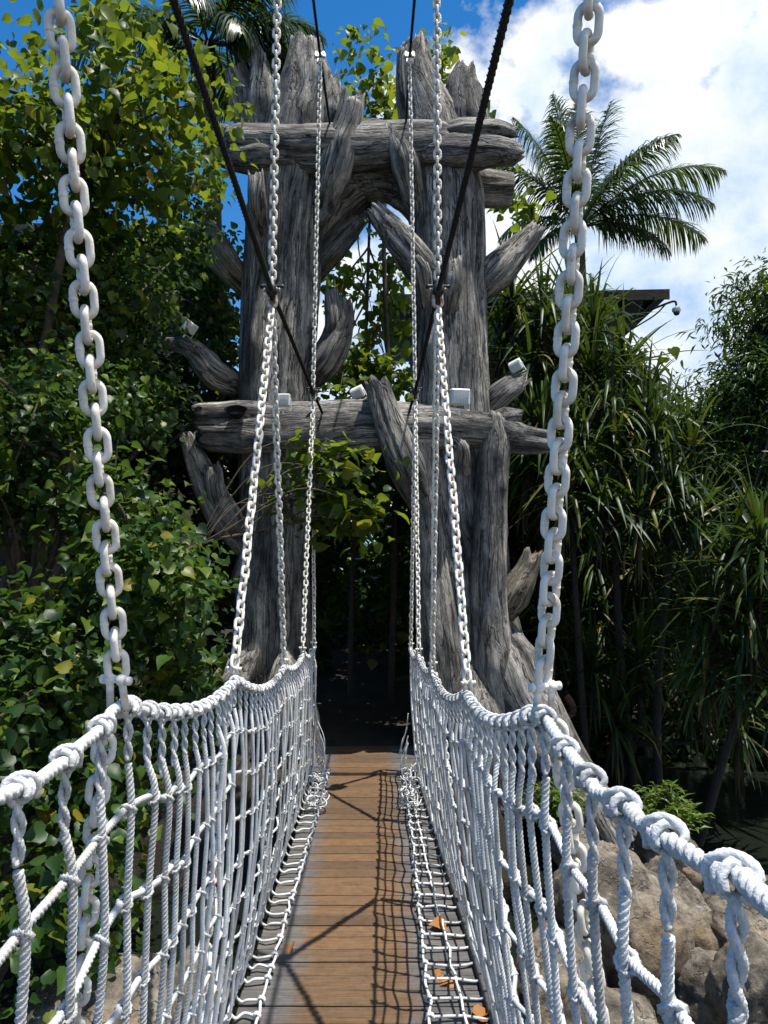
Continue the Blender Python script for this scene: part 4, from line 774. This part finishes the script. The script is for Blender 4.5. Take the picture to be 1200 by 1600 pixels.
skin_obj('shirt',[q(0,0,.92),q(0,0,1.15),q(0,-.01,1.38),q(.15,0,1.43),q(-.15,0,1.43),q(.21,.01,1.35),q(-.20,.01,1.30)],[(0,1),(1,2),(2,3),(2,4),(3,5),(4,6)],[.150,.140,.160,.085,.085,.075,.070],'cloth',per)
skin_obj('trousers',[q(0,0,.93),q(.10,0,.86),q(.11,-.02,.50),q(.11,.02,.16),q(-.10,0,.86),q(-.11,0,.50),q(-.12,.03,.16)],[(0,1),(1,2),(2,3),(0,4),(4,5),(5,6)],[.150,.105,.08,.065,.105,.08,.065],'cloth',per)
skin_obj('hair',[q(0,.02,1.66),q(0,.01,1.74),q(0,.05,1.58)],[(0,1),(0,2)],[.095,.075,.06],'hair',per)

# ------------------------------------------------------------------ sky, sun, camera
SUN_EL=math.radians(76); SUN_AZ=math.radians(112)              # azimuth clockwise from the bridge direction
sd=Vector((math.sin(SUN_AZ)*math.cos(SUN_EL),math.cos(SUN_AZ)*math.cos(SUN_EL),math.sin(SUN_EL)))
w=bpy.data.worlds.new('World'); scene.world=w; w.use_nodes=True; nt=w.node_tree; bg=nt.nodes['Background']; bg.inputs[1].default_value=.115
sky=N(nt,'ShaderNodeTexSky',sky_type='NISHITA',sun_disc=False,sun_elevation=SUN_EL,sun_rotation=SUN_AZ,altitude=600,air_density=1.0,dust_density=.2,ozone_density=3.2)
hs=N(nt,'ShaderNodeHueSaturation',i_Saturation=1.35,i_Value=1.0); nt.links.new(sky.outputs[0],hs.inputs['Color']); nt.links.new(hs.outputs[0],bg.inputs[0])
tc=N(nt,'ShaderNodeTexCoord'); mp=N(nt,'ShaderNodeMapping'); mp.inputs['Scale'].default_value=(1,1,1.25); mp.inputs['Location'].default_value=(.13,.4,.2); nt.links.new(tc.outputs['Generated'],mp.inputs[0])
n1=N(nt,'ShaderNodeTexNoise',i_Scale=4.2,i_Detail=11,i_Roughness=.56,i_Distortion=.0); nt.links.new(mp.outputs[0],n1.inputs['Vector'])
sx=N(nt,'ShaderNodeSeparateXYZ'); nt.links.new(tc.outputs['Generated'],sx.inputs[0])
na=N(nt,'ShaderNodeMath',operation='MULTIPLY_ADD',i_1=1.9,i_2=-.45); nt.links.new(n1.outputs[0],na.inputs[0]); m1=N(nt,'ShaderNodeMath',operation='MULTIPLY_ADD',i_1=1.2); nt.links.new(sx.outputs[0],m1.inputs[0]); nt.links.new(na.outputs[0],m1.inputs[2])
m2=N(nt,'ShaderNodeMath',operation='MULTIPLY_ADD',i_1=-1.3); nt.links.new(sx.outputs[2],m2.inputs[0]); nt.links.new(m1.outputs[0],m2.inputs[2])
m3=N(nt,'ShaderNodeMath',operation='ADD',i_1=.5); nt.links.new(m2.outputs[0],m3.inputs[0]); fac=ramp(nt,m3.outputs[0],[(.47,(0,0,0)),(.53,(.35,.35,.35)),(.61,(1,1,1))])
n2=N(nt,'ShaderNodeTexNoise',i_Scale=5,i_Detail=8,i_Roughness=.6); nt.links.new(mp.outputs[0],n2.inputs['Vector'])
cc=ramp(nt,n2.outputs[0],[(.36,(.40,.58,.86)),(.47,(.72,.83,.97)),(.58,(.97,.985,1.0))])
b2=N(nt,'ShaderNodeBackground',i_Strength=.74); nt.links.new(cc,b2.inputs[0]); mx=N(nt,'ShaderNodeMixShader'); nt.links.new(fac,mx.inputs[0]); nt.links.new(bg.outputs[0],mx.inputs[1]); nt.links.new(b2.outputs[0],mx.inputs[2]); nt.links.new(mx.outputs[0],nt.nodes['World Output'].inputs[0])
L=bpy.data.lights.new('sun','SUN'); L.energy=4.6; L.angle=math.radians(.5); L.color=(1,.955,.88); lo=bpy.data.objects.new('sun',L); C.objects.link(lo); lo.location=(3,-2,12); lo.rotation_euler=sd.to_track_quat('Z','Y').to_euler()
cam=bpy.data.cameras.new('camera'); co=bpy.data.objects.new('camera',cam); C.objects.link(co); co.location=(0,0,CZ); co.rotation_euler=(math.pi/2,0,0)
cam.sensor_width=36; cam.sensor_fit='AUTO'; cam.lens=F/1600*36; cam.shift_x=(600-HX)/1600; cam.shift_y=(HY-800)/1600; cam.clip_start=.05; cam.clip_end=3000
scene.camera=co
scene.render.engine='CYCLES'
scene.render.resolution_x=768; scene.render.resolution_y=1024
vs=scene.view_settings; vs.view_transform='Standard'; vs.look='None'; vs.exposure=.58; vs.gamma=1
scene.cycles.max_bounces=5
